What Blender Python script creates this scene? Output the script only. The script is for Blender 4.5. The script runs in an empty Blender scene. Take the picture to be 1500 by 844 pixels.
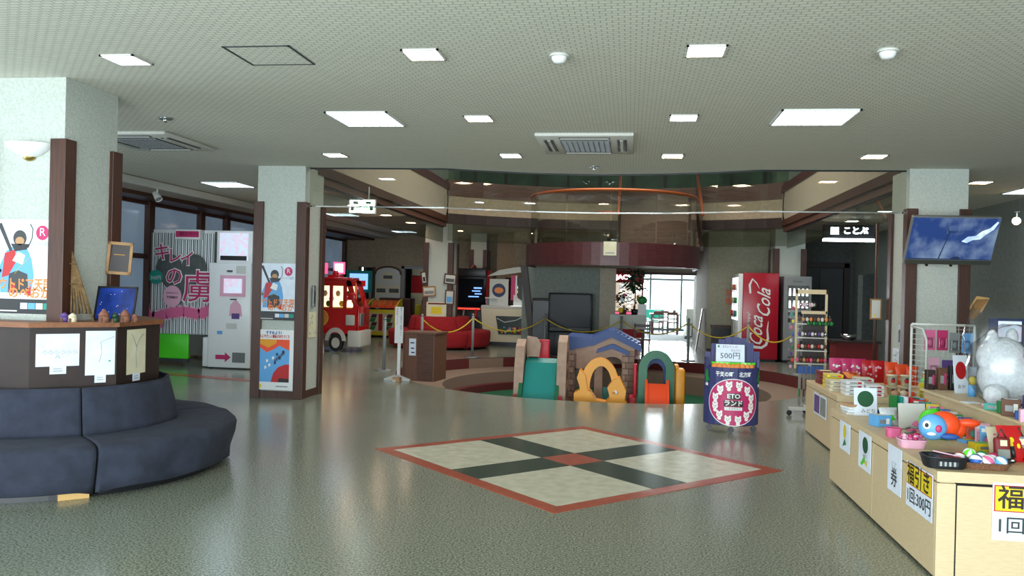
import bpy, bmesh, math, random
from mathutils import Matrix, Vector, Euler
random.seed(7)
SC = bpy.context.scene
COL = SC.collection
PI = math.pi

# ---------------------------------------------------------------- camera
cam_d = bpy.data.cameras.new('camera'); cam = bpy.data.objects.new('camera', cam_d); COL.objects.link(cam)
cam_d.sensor_width = 36; cam_d.lens = 36 * 1224.4 / 1500; cam_d.clip_end = 200; cam_d.clip_start = 0.05
_f = Vector((-0.13982371, 0.99017529, -0.00148988)); _r = Vector((0.98986831, 0.13981758, 0.02473387)); _u = _r.cross(_f)
cam.matrix_world = Matrix(((_r.x, _u.x, -_f.x, 0), (_r.y, _u.y, -_f.y, 0), (_r.z, _u.z, -_f.z, 1.6), (0, 0, 0, 1)))
SC.camera = cam
SC.view_settings.view_transform = 'Standard'; SC.view_settings.look = 'None'
SC.view_settings.gamma = 1; SC.view_settings.use_curve_mapping = False
SC.view_settings.exposure = 0.42

# ---------------------------------------------------------------- world and large lights
W = bpy.data.worlds.new('world'); SC.world = W; W.use_nodes = True
W.node_tree.nodes['Background'].inputs[0].default_value = (0.80, 0.92, 1.0, 1)
W.node_tree.nodes['Background'].inputs[1].default_value = 3.5

R2 = math.radians
def area(name, loc, rot, sx, sy, power, color):
    d = bpy.data.lights.new(name, 'AREA'); d.shape = 'RECTANGLE'; d.size = sx; d.size_y = sy
    d.energy = power; d.color = color
    o = bpy.data.objects.new(name, d); COL.objects.link(o); o.location = loc; o.rotation_euler = rot
    return o
# daylight through the glazed front of the hall, behind the camera
area('daylight_entrance', (-1.5, -3.7, 1.7), (PI/2, 0, 0), 11, 2.2, 640, (0.80, 0.93, 1.0))
area('daylight_ground_bounce', (-1.5, -3.6, 0.35), (R2(130), 0, 0), 11, 0.7, 420, (0.90, 0.97, 0.98))  # added low fill aimed upward to brighten the ceiling
# daylight through the curtained window wall on the left wing
area('daylight_left_wing', (-8.3, 4.0, 1.6), (0, -PI/2, 0), 2.2, 6, 150, (0.80, 0.93, 1.0))
# daylight through the far window wall of the end room
area('daylight_end_room', (1.3, 33.6, 1.3), (PI/2, 0, PI), 4.4, 2.0, 700, (0.86, 0.95, 1.0))
# added warm fill high in the atrium, standing for no particular lamp
area('lamp_upper_floor', (-0.45, 15.8, 6.2), (0, 0, 0), 5, 5, 380, (1.0, 0.93, 0.84))

# ---------------------------------------------------------------- materials
def lin(c):
    if isinstance(c, str):
        c = c.lstrip('#'); c = [int(c[i:i+2], 16)/255 for i in (0, 2, 4)]
    return tuple((x/12.92 if x <= 0.04045 else ((x+0.055)/1.055)**2.4) for x in c[:3]) + (1,)
MATS = {}
def mat(name, col, rough=0.6, metal=0, col2=None, scale=20, bump=0, emit=0, coat=0, detail=4, stretch=None, alpha=None, wave=None, thr=(0.35, 0.65)):
    if name in MATS: return name
    m = bpy.data.materials.new(name); m.use_nodes = True; nt = m.node_tree; b = nt.nodes['Principled BSDF']
    b.inputs['Base Color'].default_value = lin(col); b.inputs['Roughness'].default_value = rough; b.inputs['Metallic'].default_value = metal
    b.inputs['Coat Weight'].default_value = coat
    if col2 or bump:
        tc = nt.nodes.new('ShaderNodeTexCoord'); mp = nt.nodes.new('ShaderNodeMapping'); nt.links.new(tc.outputs['Object'], mp.inputs[0])
        if stretch: mp.inputs['Scale'].default_value = stretch
        if wave:
            n = nt.nodes.new('ShaderNodeTexWave'); n.wave_type = 'BANDS'; n.bands_direction = wave; n.inputs['Scale'].default_value = scale
            n.inputs['Distortion'].default_value = 0; out = n.outputs['Fac']
        else:
            n = nt.nodes.new('ShaderNodeTexNoise'); n.inputs['Scale'].default_value = scale; n.inputs['Detail'].default_value = detail; out = n.outputs['Fac']
        nt.links.new(mp.outputs[0], n.inputs['Vector'])
        if col2:
            r = nt.nodes.new('ShaderNodeValToRGB'); r.color_ramp.elements[0].position = thr[0]; r.color_ramp.elements[1].position = thr[1]
            r.color_ramp.elements[0].color = lin(col); r.color_ramp.elements[1].color = lin(col2)
            nt.links.new(out, r.inputs[0]); nt.links.new(r.outputs[0], b.inputs['Base Color'])
        if bump:
            bp = nt.nodes.new('ShaderNodeBump'); bp.inputs['Strength'].default_value = bump; bp.inputs['Distance'].default_value = 0.01
            nt.links.new(out, bp.inputs['Height']); nt.links.new(bp.outputs[0], b.inputs['Normal'])
    if emit:
        b.inputs['Emission Color'].default_value = lin(col); b.inputs['Emission Strength'].default_value = emit
        if col2: nt.links.new(r.outputs[0], b.inputs['Emission Color'])
    if alpha is not None: b.inputs['Alpha'].default_value = alpha
    MATS[name] = m; return name
def glass(name, tint=(0.93, 0.97, 0.95), refl=0.06, rough=0.02):
    m = bpy.data.materials.new(name); m.use_nodes = True; nt = m.node_tree; nt.nodes.clear()
    o = nt.nodes.new('ShaderNodeOutputMaterial'); t = nt.nodes.new('ShaderNodeBsdfTransparent'); g = nt.nodes.new('ShaderNodeBsdfGlossy')
    t.inputs[0].default_value = (*tint, 1); g.inputs['Roughness'].default_value = rough
    mx = nt.nodes.new('ShaderNodeMixShader'); fr = nt.nodes.new('ShaderNodeLayerWeight'); fr.inputs[0].default_value = 0.12 + refl
    mr = nt.nodes.new('ShaderNodeMapRange'); mr.inputs[3].default_value = refl*.5; mr.inputs[4].default_value = 0.5 + refl; nt.links.new(fr.outputs[1], mr.inputs[0])
    nt.links.new(mr.outputs[0], mx.inputs[0]); nt.links.new(t.outputs[0], mx.inputs[1]); nt.links.new(g.outputs[0], mx.inputs[2]); nt.links.new(mx.outputs[0], o.inputs[0])
    MATS[name] = m; return name

mat('plaster_white', '#b9bfb8', 0.9, col2='#aab1a9', scale=60, bump=0.5)
mat('plaster_warm', '#aaa091', 0.9, col2='#a09583', scale=30, bump=0.3)
mat('plaster_beige', '#a3937c', 0.9, col2='#94856f', scale=12, bump=0.2)
mat('plaster_pale', '#aaa792', 0.9, col2='#9f9c87', scale=14, bump=0.2); mat('wall_brown_grey', '#77716b', 0.9, col2='#6d6862', scale=14, bump=0.2)
mat('plaster_grey', '#828882', 0.9, col2='#777d77', scale=14, bump=0.2)
mat('plaster_dark', '#575b59', 0.9, col2='#4c504e', scale=14, bump=0.2)
mat('wood_dark', '#4a2819', 0.45, col2='#381d12', scale=6, stretch=(8, 8, 0.6), bump=0.1)
mat('wood_beam', '#5a3a2e', 0.5, col2='#4a2e26', scale=6, stretch=(1, 1, 8))
mat('wood_black', '#2b1c18', 0.5, col2='#221613', scale=8)
mat('wood_maroon', '#512527', 0.4, col2='#431d20', scale=5, stretch=(1, 1, 8))
mat('wood_counter', '#8a5838', 0.4, col2='#774a2e', scale=6, stretch=(1, 6, 6))
mat('wood_light', '#ccb893', 0.5, col2='#c4af89', scale=5, stretch=(3, 3, 22), detail=6)
mat('wood_lectern', '#6f4a38', 0.5, col2='#5d3c2d', scale=5, stretch=(10, 10, 0.8))
mat('wood_frame', '#a0763f', 0.5, col2='#87602f', scale=9)
mat('wood_stair', '#5d4638', 0.55, col2='#4e3a2e', scale=5, stretch=(1, 1, 8))
mat('black', '#15161a', 0.4); mat('black_gloss', '#0c0f18', 0.3); MATS['black_gloss'] and bpy.data.materials['black_gloss'].node_tree.nodes['Principled BSDF'].inputs['Specular IOR Level'].__setattr__('default_value', 0.12); mat('dark_grey', '#33363a', 0.5); mat('grey', '#7b7f80', 0.5)
mat('gap', '#07070a', 0.9)
mat('white', '#dcdedd', 0.5); mat('white_gloss', '#e4e6e6', 0.25); mat('cream', '#cfc5a8', 0.5); mat('off_white', '#c3c4bd', 0.6)
mat('paper', '#d9e2ee', 0.8, col2='#cdd7e4', scale=8); mat('paper_cream', '#d8d5b8', 0.8, col2='#cdc9aa', scale=8); mat('pencil', '#8b929c', 0.9)
mat('metal', '#a9adae', 0.3, 1.0); mat('metal_dull', '#8a8d8f', 0.45, 0.7); mat('chrome', '#d0d3d4', 0.15, 1.0); mat('brass', '#b39a5a', 0.3, 1.0)
mat('copper_rail', '#b0592c', 0.3, 0.3)
mat('fabric_navy', '#2d3343', 0.95, col2='#252a38', scale=9, bump=0.9)
mat('fabric_red', '#a3121d', 0.85, col2='#8c0e18', scale=30, bump=0.2)
mat('red', '#b0141a', 0.4); mat('red_gloss', '#c01018', 0.2, coat=0.6); mat('red_dark', '#6e1518', 0.6); mat('coke_red', '#a30f26', 0.3)
mat('green', '#1f7a3a', 0.5); mat('green_bright', '#4fd02a', 0.3); mat('green_dark', '#0f4d2a', 0.6); mat('teal', '#118a7a', 0.5)
mat('blue', '#2455a0', 0.5); mat('blue_light', '#5b9fd6', 0.5); mat('blue_dark', '#1b2a55', 0.5); mat('navy_panel', '#34386a', 0.55, col2='#2c3060', scale=6, stretch=(10, 10, 1))
mat('yellow', '#d9c31c', 0.5); mat('yellow_deep', '#d9920f', 0.5); mat('orange', '#e0481a', 0.45); mat('orange_soft', '#d9823a', 0.5)
mat('pink', '#d0608c', 0.5); mat('pink_light', '#dba6bb', 0.6); mat('magenta', '#b52560', 0.5); mat('skin', '#c9a48c', 0.7); mat('purple', '#5a3f80', 0.5); mat('brown', '#5a3a28', 0.7); mat('tan', '#b08a66', 0.7)
mat('play_beige', '#a88e7c', 0.7, col2='#9c8270', scale=10, bump=0.1); mat('play_stone', '#8c7466', 0.7, col2='#806a5c', scale=10, bump=0.1); mat('play_stone_dark', '#6f5b50', 0.8); mat('play_white', '#b8a598', 0.6)
mat('play_green', '#04603f', 0.45); mat('play_teal', '#06807a', 0.45); mat('play_blue', '#0a3878', 0.5); mat('play_yellow', '#dd950c', 0.45); mat('play_orange', '#e84a18', 0.45); mat('play_red', '#b5122a', 0.5)
mat('carpet_green', '#12583a', 1, col2='#0e4a30', scale=150, bump=0.5)
mat('carpet_red', '#5e2220', 1, col2='#521c1b', scale=120, bump=0.4); mat('carpet_beige', '#84705f', 1, col2='#78655a', scale=120, bump=0.4)
mat('carpet_grey', '#8d9296', 1, col2='#7f8488', scale=60)
mat('tile_cream', '#c6c7b4', 0.26, col2='#b5b7a2', scale=9, detail=8); mat('tile_green', '#1d3a31', 0.22, col2='#2f4d42', scale=9, detail=8, thr=(0.45, 0.8)); mat('tile_red', '#a3452c', 0.28, col2='#8d3a25', scale=12, detail=8)
mat('pane_dim', '#8ea3b8', 0.08, col2='#8196ab', scale=1.2, emit=0.22)  # faint glow in the opaque pane colour stands in for daylight behind
mat('lamp_warm', '#ffd9b8', 0.5, emit=34); mat('lamp_cool', '#e6f4ff', 0.5, emit=28); mat('lamp_panel', '#d9efff', 0.5, emit=11); mat('lamp_spot', '#ffcf9c', 0.5, emit=45)
mat('lamp_dim', '#ffe2c4', 0.5, emit=3); mat('sign_lit', '#eaf6ff', 0.5, emit=6); mat('sign_green', '#bfffd8', 0.5, emit=5)
mat('screen_blue', '#1d3a8c', 0.25, col2='#0d1a44', scale=5, emit=0.15); mat('screen_sky', '#22386c', 0.3, col2='#76879f', scale=3.2, emit=0.5, detail=6, thr=(0.45, 0.72))
mat('screen_pale', '#cfe4f5', 0.2, col2='#e9c9dc', scale=14, emit=0.35); mat('lit_white', '#f2f7ff', 0.4, emit=1.6); mat('lit_cream', '#ffe9b0', 0.5, emit=1.6); mat('lit_red', '#ff3a2a', 0.5, emit=1.5); mat('lit_orange', '#ff9a3a', 0.5, emit=2.2); mat('lit_pink', '#ff5a8c', 0.5, emit=1.0); mat('lit_blue', '#7aa9ff', 0.5, emit=1.2)
mat('wicker', '#7a5236', 0.8, col2='#5d3c26', scale=90, bump=0.8); mat('reed', '#7a5f3a', 0.8, col2='#5a4326', scale=40, bump=0.5)
mat('leaf', '#12301d', 0.5, col2='#1b4228', scale=20); mat('clay', '#8a5a44', 0.9, col2='#74483a', scale=40, bump=0.5)
mat('plush_white', '#c9cdd0', 1, col2='#b9bec2', scale=60, bump=0.8); mat('carton', '#c9a266', 0.8)
mat('curtain_pale', '#a9c2d4', 0.8); mat('chain', '#c9b032', 0.5)
glass('glass_clear'); glass('glass_smoke', (0.86, 0.88, 0.84), 0.10); glass('plastic_film', (0.95, 0.96, 0.97), 0.08, 0.2); glass('glass_green', (0.75, 0.86, 0.79), 0.08)

def striped(name, c1, c2, freq, duty=0.5, rough=0.7, axis=0):
    m = bpy.data.materials.new(name); m.use_nodes = True; nt = m.node_tree; b = nt.nodes['Principled BSDF']; b.inputs['Roughness'].default_value = rough
    tc = nt.nodes.new('ShaderNodeTexCoord'); sp = nt.nodes.new('ShaderNodeSeparateXYZ'); nt.links.new(tc.outputs['Object'], sp.inputs[0])
    mu = nt.nodes.new('ShaderNodeMath'); mu.operation = 'MULTIPLY'; mu.inputs[1].default_value = freq; nt.links.new(sp.outputs[axis], mu.inputs[0])
    fr = nt.nodes.new('ShaderNodeMath'); fr.operation = 'FRACT'; nt.links.new(mu.outputs[0], fr.inputs[0])
    gt = nt.nodes.new('ShaderNodeMath'); gt.operation = 'GREATER_THAN'; gt.inputs[1].default_value = duty; nt.links.new(fr.outputs[0], gt.inputs[0])
    mx = nt.nodes.new('ShaderNodeMix'); mx.data_type = 'RGBA'; mx.inputs[6].default_value = lin(c1); mx.inputs[7].default_value = lin(c2)
    nt.links.new(gt.outputs[0], mx.inputs[0]); nt.links.new(mx.outputs[2], b.inputs['Base Color']); MATS[name] = m
striped('curtain_stripe', '#dfe4e4', '#3c4248', 26, 0.58)
striped('louvre', '#9aa0a0', '#2a2d2e', 40, 0.45)

def floor_mat():
    m = bpy.data.materials.new('terrazzo_floor'); m.use_nodes = True; nt = m.node_tree; b = nt.nodes['Principled BSDF']; N = nt.nodes.new; L = nt.links.new
    tc = N('ShaderNodeTexCoord')
    n1 = N('ShaderNodeTexNoise'); n1.inputs['Scale'].default_value = 75; n1.inputs['Detail'].default_value = 3; L(tc.outputs['Object'], n1.inputs[0])
    n2 = N('ShaderNodeTexNoise'); n2.inputs['Scale'].default_value = 0.7; n2.inputs['Detail'].default_value = 4; L(tc.outputs['Object'], n2.inputs[0])
    r = N('ShaderNodeValToRGB'); r.color_ramp.elements[0].position = 0.36; r.color_ramp.elements[1].position = 0.66
    r.color_ramp.elements[0].color = lin('#50584d'); r.color_ramp.elements[1].color = lin('#9ba191'); L(n1.outputs[0], r.inputs[0])
    L(r.outputs[0], b.inputs['Base Color'])
    rr = N('ShaderNodeMapRange'); rr.inputs[1].default_value = 0.3; rr.inputs[2].default_value = 0.7; rr.inputs[3].default_value = 0.17; rr.inputs[4].default_value = 0.23; L(n2.outputs[0], rr.inputs[0]); L(rr.outputs[0], b.inputs['Roughness'])
    bp = N('ShaderNodeBump'); bp.inputs['Strength'].default_value = 0.02; bp.inputs['Distance'].default_value = 0.01; L(n2.outputs[0], bp.inputs['Height']); L(bp.outputs[0], b.inputs['Normal'])
    b.inputs['Specular IOR Level'].default_value = 0.75
    MATS['terrazzo_floor'] = m
floor_mat()
def ceil_mat():
    m = bpy.data.materials.new('ceiling_board'); m.use_nodes = True; nt = m.node_tree; b = nt.nodes['Principled BSDF']; N = nt.nodes.new; L = nt.links.new
    tc = N('ShaderNodeTexCoord'); br = N('ShaderNodeTexBrick'); L(tc.outputs['Object'], br.inputs[0])
    br.inputs['Color1'].default_value = lin('#d0d0c3'); br.inputs['Color2'].default_value = lin('#cacabd'); br.inputs['Mortar'].default_value = lin('#a2a397')
    br.inputs['Scale'].default_value = 1; br.inputs['Brick Width'].default_value = 0.07; br.inputs['Row Height'].default_value = 0.042; br.inputs['Mortar Size'].default_value = 0.0045; br.inputs['Mortar Smooth'].default_value = 0.3
    L(br.outputs['Color'], b.inputs['Base Color']); bp = N('ShaderNodeBump'); bp.inputs['Strength'].default_value = 0.4; bp.inputs['Distance'].default_value = 0.006; bp.invert = True
    L(br.outputs['Fac'], bp.inputs['Height']); L(bp.outputs[0], b.inputs['Normal']); b.inputs['Roughness'].default_value = 0.9
    MATS['ceiling_board'] = m
ceil_mat()

# ---------------------------------------------------------------- mesh builder
class MB:
    def __init__(s, T=None): s.V = []; s.F = []; s.K = []; s.S = []; s.mats = []; s.T = T or Matrix()
    def add(s, vs, fs, m, smooth=False):
        o = len(s.V); T = s.T
        if m not in s.mats: s.mats.append(m)
        k = s.mats.index(m)
        s.V += [tuple(T @ Vector(v)) for v in vs]
        for f in fs: s.F.append([o+i for i in f]); s.K.append(k); s.S.append(smooth)
        return s
    def box(s, x0, y0, z0, x1, y1, z1, m, bev=0):
        if x0 > x1: x0, x1 = x1, x0
        if y0 > y1: y0, y1 = y1, y0
        if z0 > z1: z0, z1 = z1, z0
        if not bev:
            return s.add([(x0,y0,z0),(x1,y0,z0),(x1,y1,z0),(x0,y1,z0),(x0,y0,z1),(x1,y0,z1),(x1,y1,z1),(x0,y1,z1)],
                  [(0,3,2,1),(4,5,6,7),(0,1,5,4),(1,2,6,5),(2,3,7,6),(3,0,4,7)], m)
        bm = bmesh.new(); bmesh.ops.create_cube(bm, size=1)
        for v in bm.verts: v.co = Vector(((x0+x1)/2+v.co.x*(x1-x0), (y0+y1)/2+v.co.y*(y1-y0), (z0+z1)/2+v.co.z*(z1-z0)))
        bmesh.ops.bevel(bm, geom=bm.edges[:], offset=bev, segments=2, profile=0.5, affect='EDGES')
        bm.verts.index_update(); s.add([v.co[:] for v in bm.verts], [[v.index for v in f.verts] for f in bm.faces], m, bev > 0.008); bm.free(); return s
    def cyl(s, p0, p1, r0, m, r1=None, seg=12, caps=True):
        r1 = r0 if r1 is None else r1; p0 = Vector(p0); p1 = Vector(p1); d = (p1-p0).normalized()
        a = d.orthogonal().normalized(); b = d.cross(a); vs = []
        for p, r in ((p0, r0), (p1, r1)):
            for i in range(seg):
                t = 2*PI*i/seg; vs.append(tuple(p + a*r*math.cos(t) + b*r*math.sin(t)))
        s.add(vs, [(i, (i+1) % seg, seg+(i+1) % seg, seg+i) for i in range(seg)], m, True)
        if caps: s.add(vs, [tuple(range(seg))[::-1], tuple(range(seg, 2*seg))], m)
        return s
    def lathe(s, prof, c, m, seg=20, a0=0, a1=2*PI, sx=1, sy=1):
        full = abs(a1-a0-2*PI) < 1e-6; n = seg if full else seg+1; vs = []
        for r, z in prof:
            for i in range(n):
                t = a0+(a1-a0)*i/seg; vs.append((c[0]+r*math.cos(t)*sx, c[1]+r*math.sin(t)*sy, c[2]+z))
        fs = []
        for j in range(len(prof)-1):
            for i in range(seg):
                k = (i+1) % n; fs.append((j*n+i, j*n+k, (j+1)*n+k, (j+1)*n+i))
        return s.add(vs, fs, m, True)
    def sector(s, c, r0, r1, a0, a1, z0, z1, m, n=16, smooth=False):
        vs = []
        for i in range(n+1):
            t = a0+(a1-a0)*i/n
            for r, z in ((r0, z0), (r1, z0), (r1, z1), (r0, z1)): vs.append((c[0]+r*math.cos(t), c[1]+r*math.sin(t), z))
        fs = []
        for i in range(n):
            for k in range(4): fs.append((4*i+k, 4*i+(k+1) % 4, 4*(i+1)+(k+1) % 4, 4*(i+1)+k))
        fs += [(3, 2, 1, 0), (4*n, 4*n+1, 4*n+2, 4*n+3)]
        return s.add(vs, fs, m, smooth)
    def prism(s, poly, ax, d0, d1, m):
        def P(u, v, d): return {'x': (d, u, v), 'y': (u, d, v), 'z': (u, v, d)}[ax]
        n = len(poly); vs = [P(u, v, d0) for u, v in poly] + [P(u, v, d1) for u, v in poly]
        fs = [tuple(range(n)), tuple(range(2*n-1, n-1, -1))] + [(i, n+i, n+(i+1) % n, (i+1) % n) for i in range(n)]
        return s.add(vs, fs, m)
    def tube(s, pts, r, m, seg=8):
        pts = [Vector(p) for p in pts]; n = len(pts); vs = []; prev = None
        for i, p in enumerate(pts):
            d = (pts[min(i+1, n-1)]-pts[max(i-1, 0)]).normalized()
            a = d.orthogonal().normalized() if prev is None else (prev - d*prev.dot(d)).normalized(); prev = a; b = d.cross(a)
            rr = r[i] if isinstance(r, (list, tuple)) else r
            for k in range(seg): t = 2*PI*k/seg; vs.append(tuple(p+a*rr*math.cos(t)+b*rr*math.sin(t)))
        fs = [(i*seg+k, i*seg+(k+1) % seg, (i+1)*seg+(k+1) % seg, (i+1)*seg+k) for i in range(n-1) for k in range(seg)]
        fs += [tuple(range(seg))[::-1], tuple(range((n-1)*seg, n*seg))]
        return s.add(vs, fs, m, True)
    def ball(s, c, r, m, seg=16, rings=10, wob=0, stripes=None):
        r = (r, r, r) if not isinstance(r, (tuple, list)) else r; vs = [(c[0], c[1], c[2]+r[2])]
        for j in range(1, rings):
            p = PI*j/rings
            for i in range(seg):
                t = 2*PI*i/seg; w = 1+random.uniform(-wob, wob)
                vs.append((c[0]+r[0]*w*math.sin(p)*math.cos(t), c[1]+r[1]*w*math.sin(p)*math.sin(t), c[2]+r[2]*w*math.cos(p)))
        vs.append((c[0], c[1], c[2]-r[2])); L = len(vs)-1
        fs = [(0, 1+i, 1+(i+1) % seg) for i in range(seg)]
        for j in range(rings-2):
            for i in range(seg): a = 1+j*seg; fs.append((a+i, a+seg+i, a+seg+(i+1) % seg, a+(i+1) % seg))
        a = 1+(rings-2)*seg; fs += [(L, a+(i+1) % seg, a+i) for i in range(seg)]
        if stripes:
            gi = lambda f: min([(v-1) % seg for v in f if 0 < v < L]) if max([(v-1) % seg for v in f if 0 < v < L])-min([(v-1) % seg for v in f if 0 < v < L]) < 2 else seg-1
            A = [f for f in fs if (gi(f)//2) % 2 == 0]; B = [f for f in fs if (gi(f)//2) % 2]
            s.add(vs, A, m, True); return s.add(vs, B, stripes, True)
        return s.add(vs, fs, m, True)
    def quad(s, a, b, c, d, m): return s.add([a, b, c, d], [(0, 1, 2, 3)], m)
    def flat(s, poly, y, m, ax='y'):
        P = {'x': lambda u, v: (y, u, v), 'y': lambda u, v: (u, y, v), 'z': lambda u, v: (u, v, y)}[ax]
        return s.add([P(u, v) for u, v in poly], [tuple(range(len(poly)))], m)
    def disc(s, cx, cz, rx, rz, y, m, n=24, ax='y'): return s.flat([(cx+rx*math.cos(2*PI*i/n), cz+rz*math.sin(2*PI*i/n)) for i in range(n)], y, m, ax)
    def cloth(s, x0, z0, x1, z1, y, m, nx=10, nz=10, amp=0.01, f=9):
        vs = [(x0+(x1-x0)*i/nx, y+amp*math.sin(f*i/nx*2*PI+j*.3), z0+(z1-z0)*j/nz) for j in range(nz+1) for i in range(nx+1)]
        return s.add(vs, [(j*(nx+1)+i, j*(nx+1)+i+1, (j+1)*(nx+1)+i+1, (j+1)*(nx+1)+i) for j in range(nz) for i in range(nx)], m, True)
    def text(s, body, size, x, y, z, m, align='CENTER', bold=0.0, M=None, w=None):
        """flat lettering standing upright in the local x-z plane, reading from -y"""
        cu = bpy.data.curves.new('t', 'FONT'); cu.body = body; cu.size = size; cu.align_x = align; cu.align_y = 'CENTER'; cu.offset = bold; cu.resolution_u = 2; cu.space_line = 1.0
        ob = bpy.data.objects.new('t', cu); me = bpy.data.meshes.new_from_object(ob)
        if len(me.vertices):
            vs = [v.co.copy() for v in me.vertices]
            kx = 1
            if w:
                ex = max(v.x for v in vs)-min(v.x for v in vs); kx = w/ex if ex > 0 else 1
            out = []
            for v in vs:
                p = Vector((v.x*kx, 0, v.y))
                if M: p = M @ p
                out.append((p.x+x, p.y+y, p.z+z))
            s.add(out, [list(p.vertices) for p in me.polygons], m)
        bpy.data.objects.remove(ob); bpy.data.curves.remove(cu); bpy.data.meshes.remove(me); return s
    def mesh(s, name):
        me = bpy.data.meshes.new(name); me.from_pydata(s.V, [], s.F)
        for k in s.mats: me.materials.append(MATS[k])
        me.polygons.foreach_set('material_index', s.K); me.polygons.foreach_set('use_smooth', s.S); me.update()
        return me

def obj(name, mb, parent=None, label=None, cat=None, group=None, kind=None, loc=None, rz=0, fixn=True):
    me = mb.mesh(name) if isinstance(mb, MB) else mb
    if fixn and isinstance(mb, MB) and len(me.polygons) < 60000:
        bm = bmesh.new(); bm.from_mesh(me); bmesh.ops.remove_doubles(bm, verts=bm.verts, dist=1e-5)
        bmesh.ops.recalc_face_normals(bm, faces=bm.faces); bm.to_mesh(me); bm.free()
    o = bpy.data.objects.new(name, me); COL.objects.link(o)
    if parent: o.parent = parent
    if loc: o.location = loc
    if rz: o.rotation_euler = (0, 0, rz)
    if label: o['label'] = label
    if cat: o['category'] = cat
    if group: o['group'] = group
    if kind: o['kind'] = kind
    return o
def thing(name, label, cat, loc=(0, 0, 0), rz=0, group=None, rot=None):
    o = bpy.data.objects.new(name, None); COL.objects.link(o); o.empty_display_size = 0.1
    o.location = loc; o.rotation_euler = rot or (0, 0, rz); o['label'] = label; o['category'] = cat
    if group: o['group'] = group
    return o
def struct(name, mb, parent=None): return obj(name, mb, parent, kind='structure')
def dup(o, loc=None, rz=None, label=None, group=None, parent=None, scale=None):
    c = o.copy(); COL.objects.link(c)
    if parent: c.parent = parent
    if loc: c.location = loc
    if rz is not None: c.rotation_euler = (0, 0, rz)
    if scale: c.scale = scale
    if label: c['label'] = label
    if group: c['group'] = group
    for ch in list(o.children):
        if ch.name == c.name: continue
        dup(ch, parent=c)
    return c
def txt(parent, body, size, x, y, z, m, name='lettering', **k):
    b = MB(); b.text(body, size, x, y, z, m, **k); return obj(name, b, parent, fixn=False)
def S(u, v, w, h): return [(u, v), (u+w, v), (u+w, v+h), (u, v+h)]
# ================================================================ THE SETTING
H = 3.17; CX = -0.45; CY = 15.7; PR = 3.85
def ring(r, a0, a1, n, c=(CX, CY)): return [(c[0]+r*math.cos(a0+(a1-a0)*i/n), c[1]+r*math.sin(a0+(a1-a0)*i/n)) for i in range(n+1)]
def holed(outer, hole, z, m, name, parent=None, kind='structure'):
    bm = bmesh.new(); es = []
    for lp in (outer, hole):
        vs = [bm.verts.new((x, y, z)) for x, y in lp]
        es += [bm.edges.new((vs[i], vs[(i+1) % len(vs)])) for i in range(len(vs))]
    bmesh.ops.triangle_fill(bm, edges=es, use_beauty=True, use_dissolve=False)
    me = bpy.data.meshes.new(name); bm.to_mesh(me); bm.free(); me.materials.append(MATS[m])
    return obj(name, me, parent, kind=kind)
floor = holed([(-13, -4), (10, -4), (10, 27), (-13, 27)], ring(PR, 0, 2*PI, 72)[:-1], 0, 'terrazzo_floor', 'floor')
# inlaid diamond of terrazzo tiles
TC = (-0.493, 7.814); A45 = PI/4
def tile(pts, m):
    b = MB(); M2 = Matrix.Rotation(A45, 4, 'Z'); b.T = Matrix.Translation((TC[0], TC[1], 0)) @ M2
    b.prism(pts, 'z', -0.004, 0.0035, m); return obj('tile', b, floor)
q = 1.9045/math.sqrt(2); g = 0.0025; bw = 0.135; i_ = q-bw; c_ = 0.205
for k in range(4):
    M4 = [(math.cos(k*PI/2)*x-math.sin(k*PI/2)*y, math.sin(k*PI/2)*x+math.cos(k*PI/2)*y) for x, y in ((-q, -q), (q, -q), (i_, -i_-g), (-i_, -i_-g))]
    tile(M4, 'tile_red')
    M5 = [(math.cos(k*PI/2)*x-math.sin(k*PI/2)*y, math.sin(k*PI/2)*x+math.cos(k*PI/2)*y) for x, y in S(c_+g, c_+g, i_-c_-g, i_-c_-g)]
    tile(M5, 'tile_cream')
    M6 = [(math.cos(k*PI/2)*x-math.sin(k*PI/2)*y, math.sin(k*PI/2)*x+math.cos(k*PI/2)*y) for x, y in S(-c_, c_+g, 2*c_, i_-c_-g)]
    tile(M6, 'tile_green')
tile(S(-c_, -c_, 2*c_, 2*c_), 'tile_red')
# orange floor band by the photo booth
for pts in ([(-8.6, 13.2), (-5.6, 12.4), (-5.6, 12.62), (-8.6, 13.45)],): 
    b = MB(); b.prism(pts, 'z', -0.004, 0.0035, 'tile_red'); obj('tile', b, floor)

# sunken play pit: two carpeted steps and a green carpet floor
b = MB()
def seg_ring(b, r0, r1, z0, z1, cols, n=72):
    for k, (a0, a1, m) in enumerate(cols): b.sector((CX, CY), r0, r1, a0, a1, z0, z1, m, max(2, int(n*(a1-a0)/(2*PI))))
R_ = math.radians
pit = struct('trim_1', MB().sector((CX, CY), PR, PR+0.02, 0, 2*PI, -0.2, -0.001, 'wood_black', 72))
def pit_part(name, r0, r1, z0, z1, cols):
    for a0, a1, m in cols:
        obj(name, MB().sector((CX, CY), r0, r1, R_(a0), R_(a1), z0, z1, m, max(3, int((a1-a0)/5))), pit)
pit_part('pit_wall', PR-0.03, PR, -0.6, -0.012, [(-80, 78, 'carpet_red'), (78, 80, 'carpet_beige'), (80, 128, 'carpet_red'), (128, 142, 'carpet_beige'), (142, 280, 'carpet_red')])
pit_part('step', PR-0.85, PR, -0.62, -0.22, [(-24, 60, 'carpet_beige'), (60, 128, 'carpet_beige'), (128, 204, 'carpet_beige')])
pit_part('step', PR-1.0, PR-0.85, -0.62, -0.45, [(110, 205, 'carpet_red')])
struct('floor_pit', MB().sector((CX, CY), 0.0, PR, 0, 2*PI, -0.7, -0.6, 'carpet_green', 48))

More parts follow.
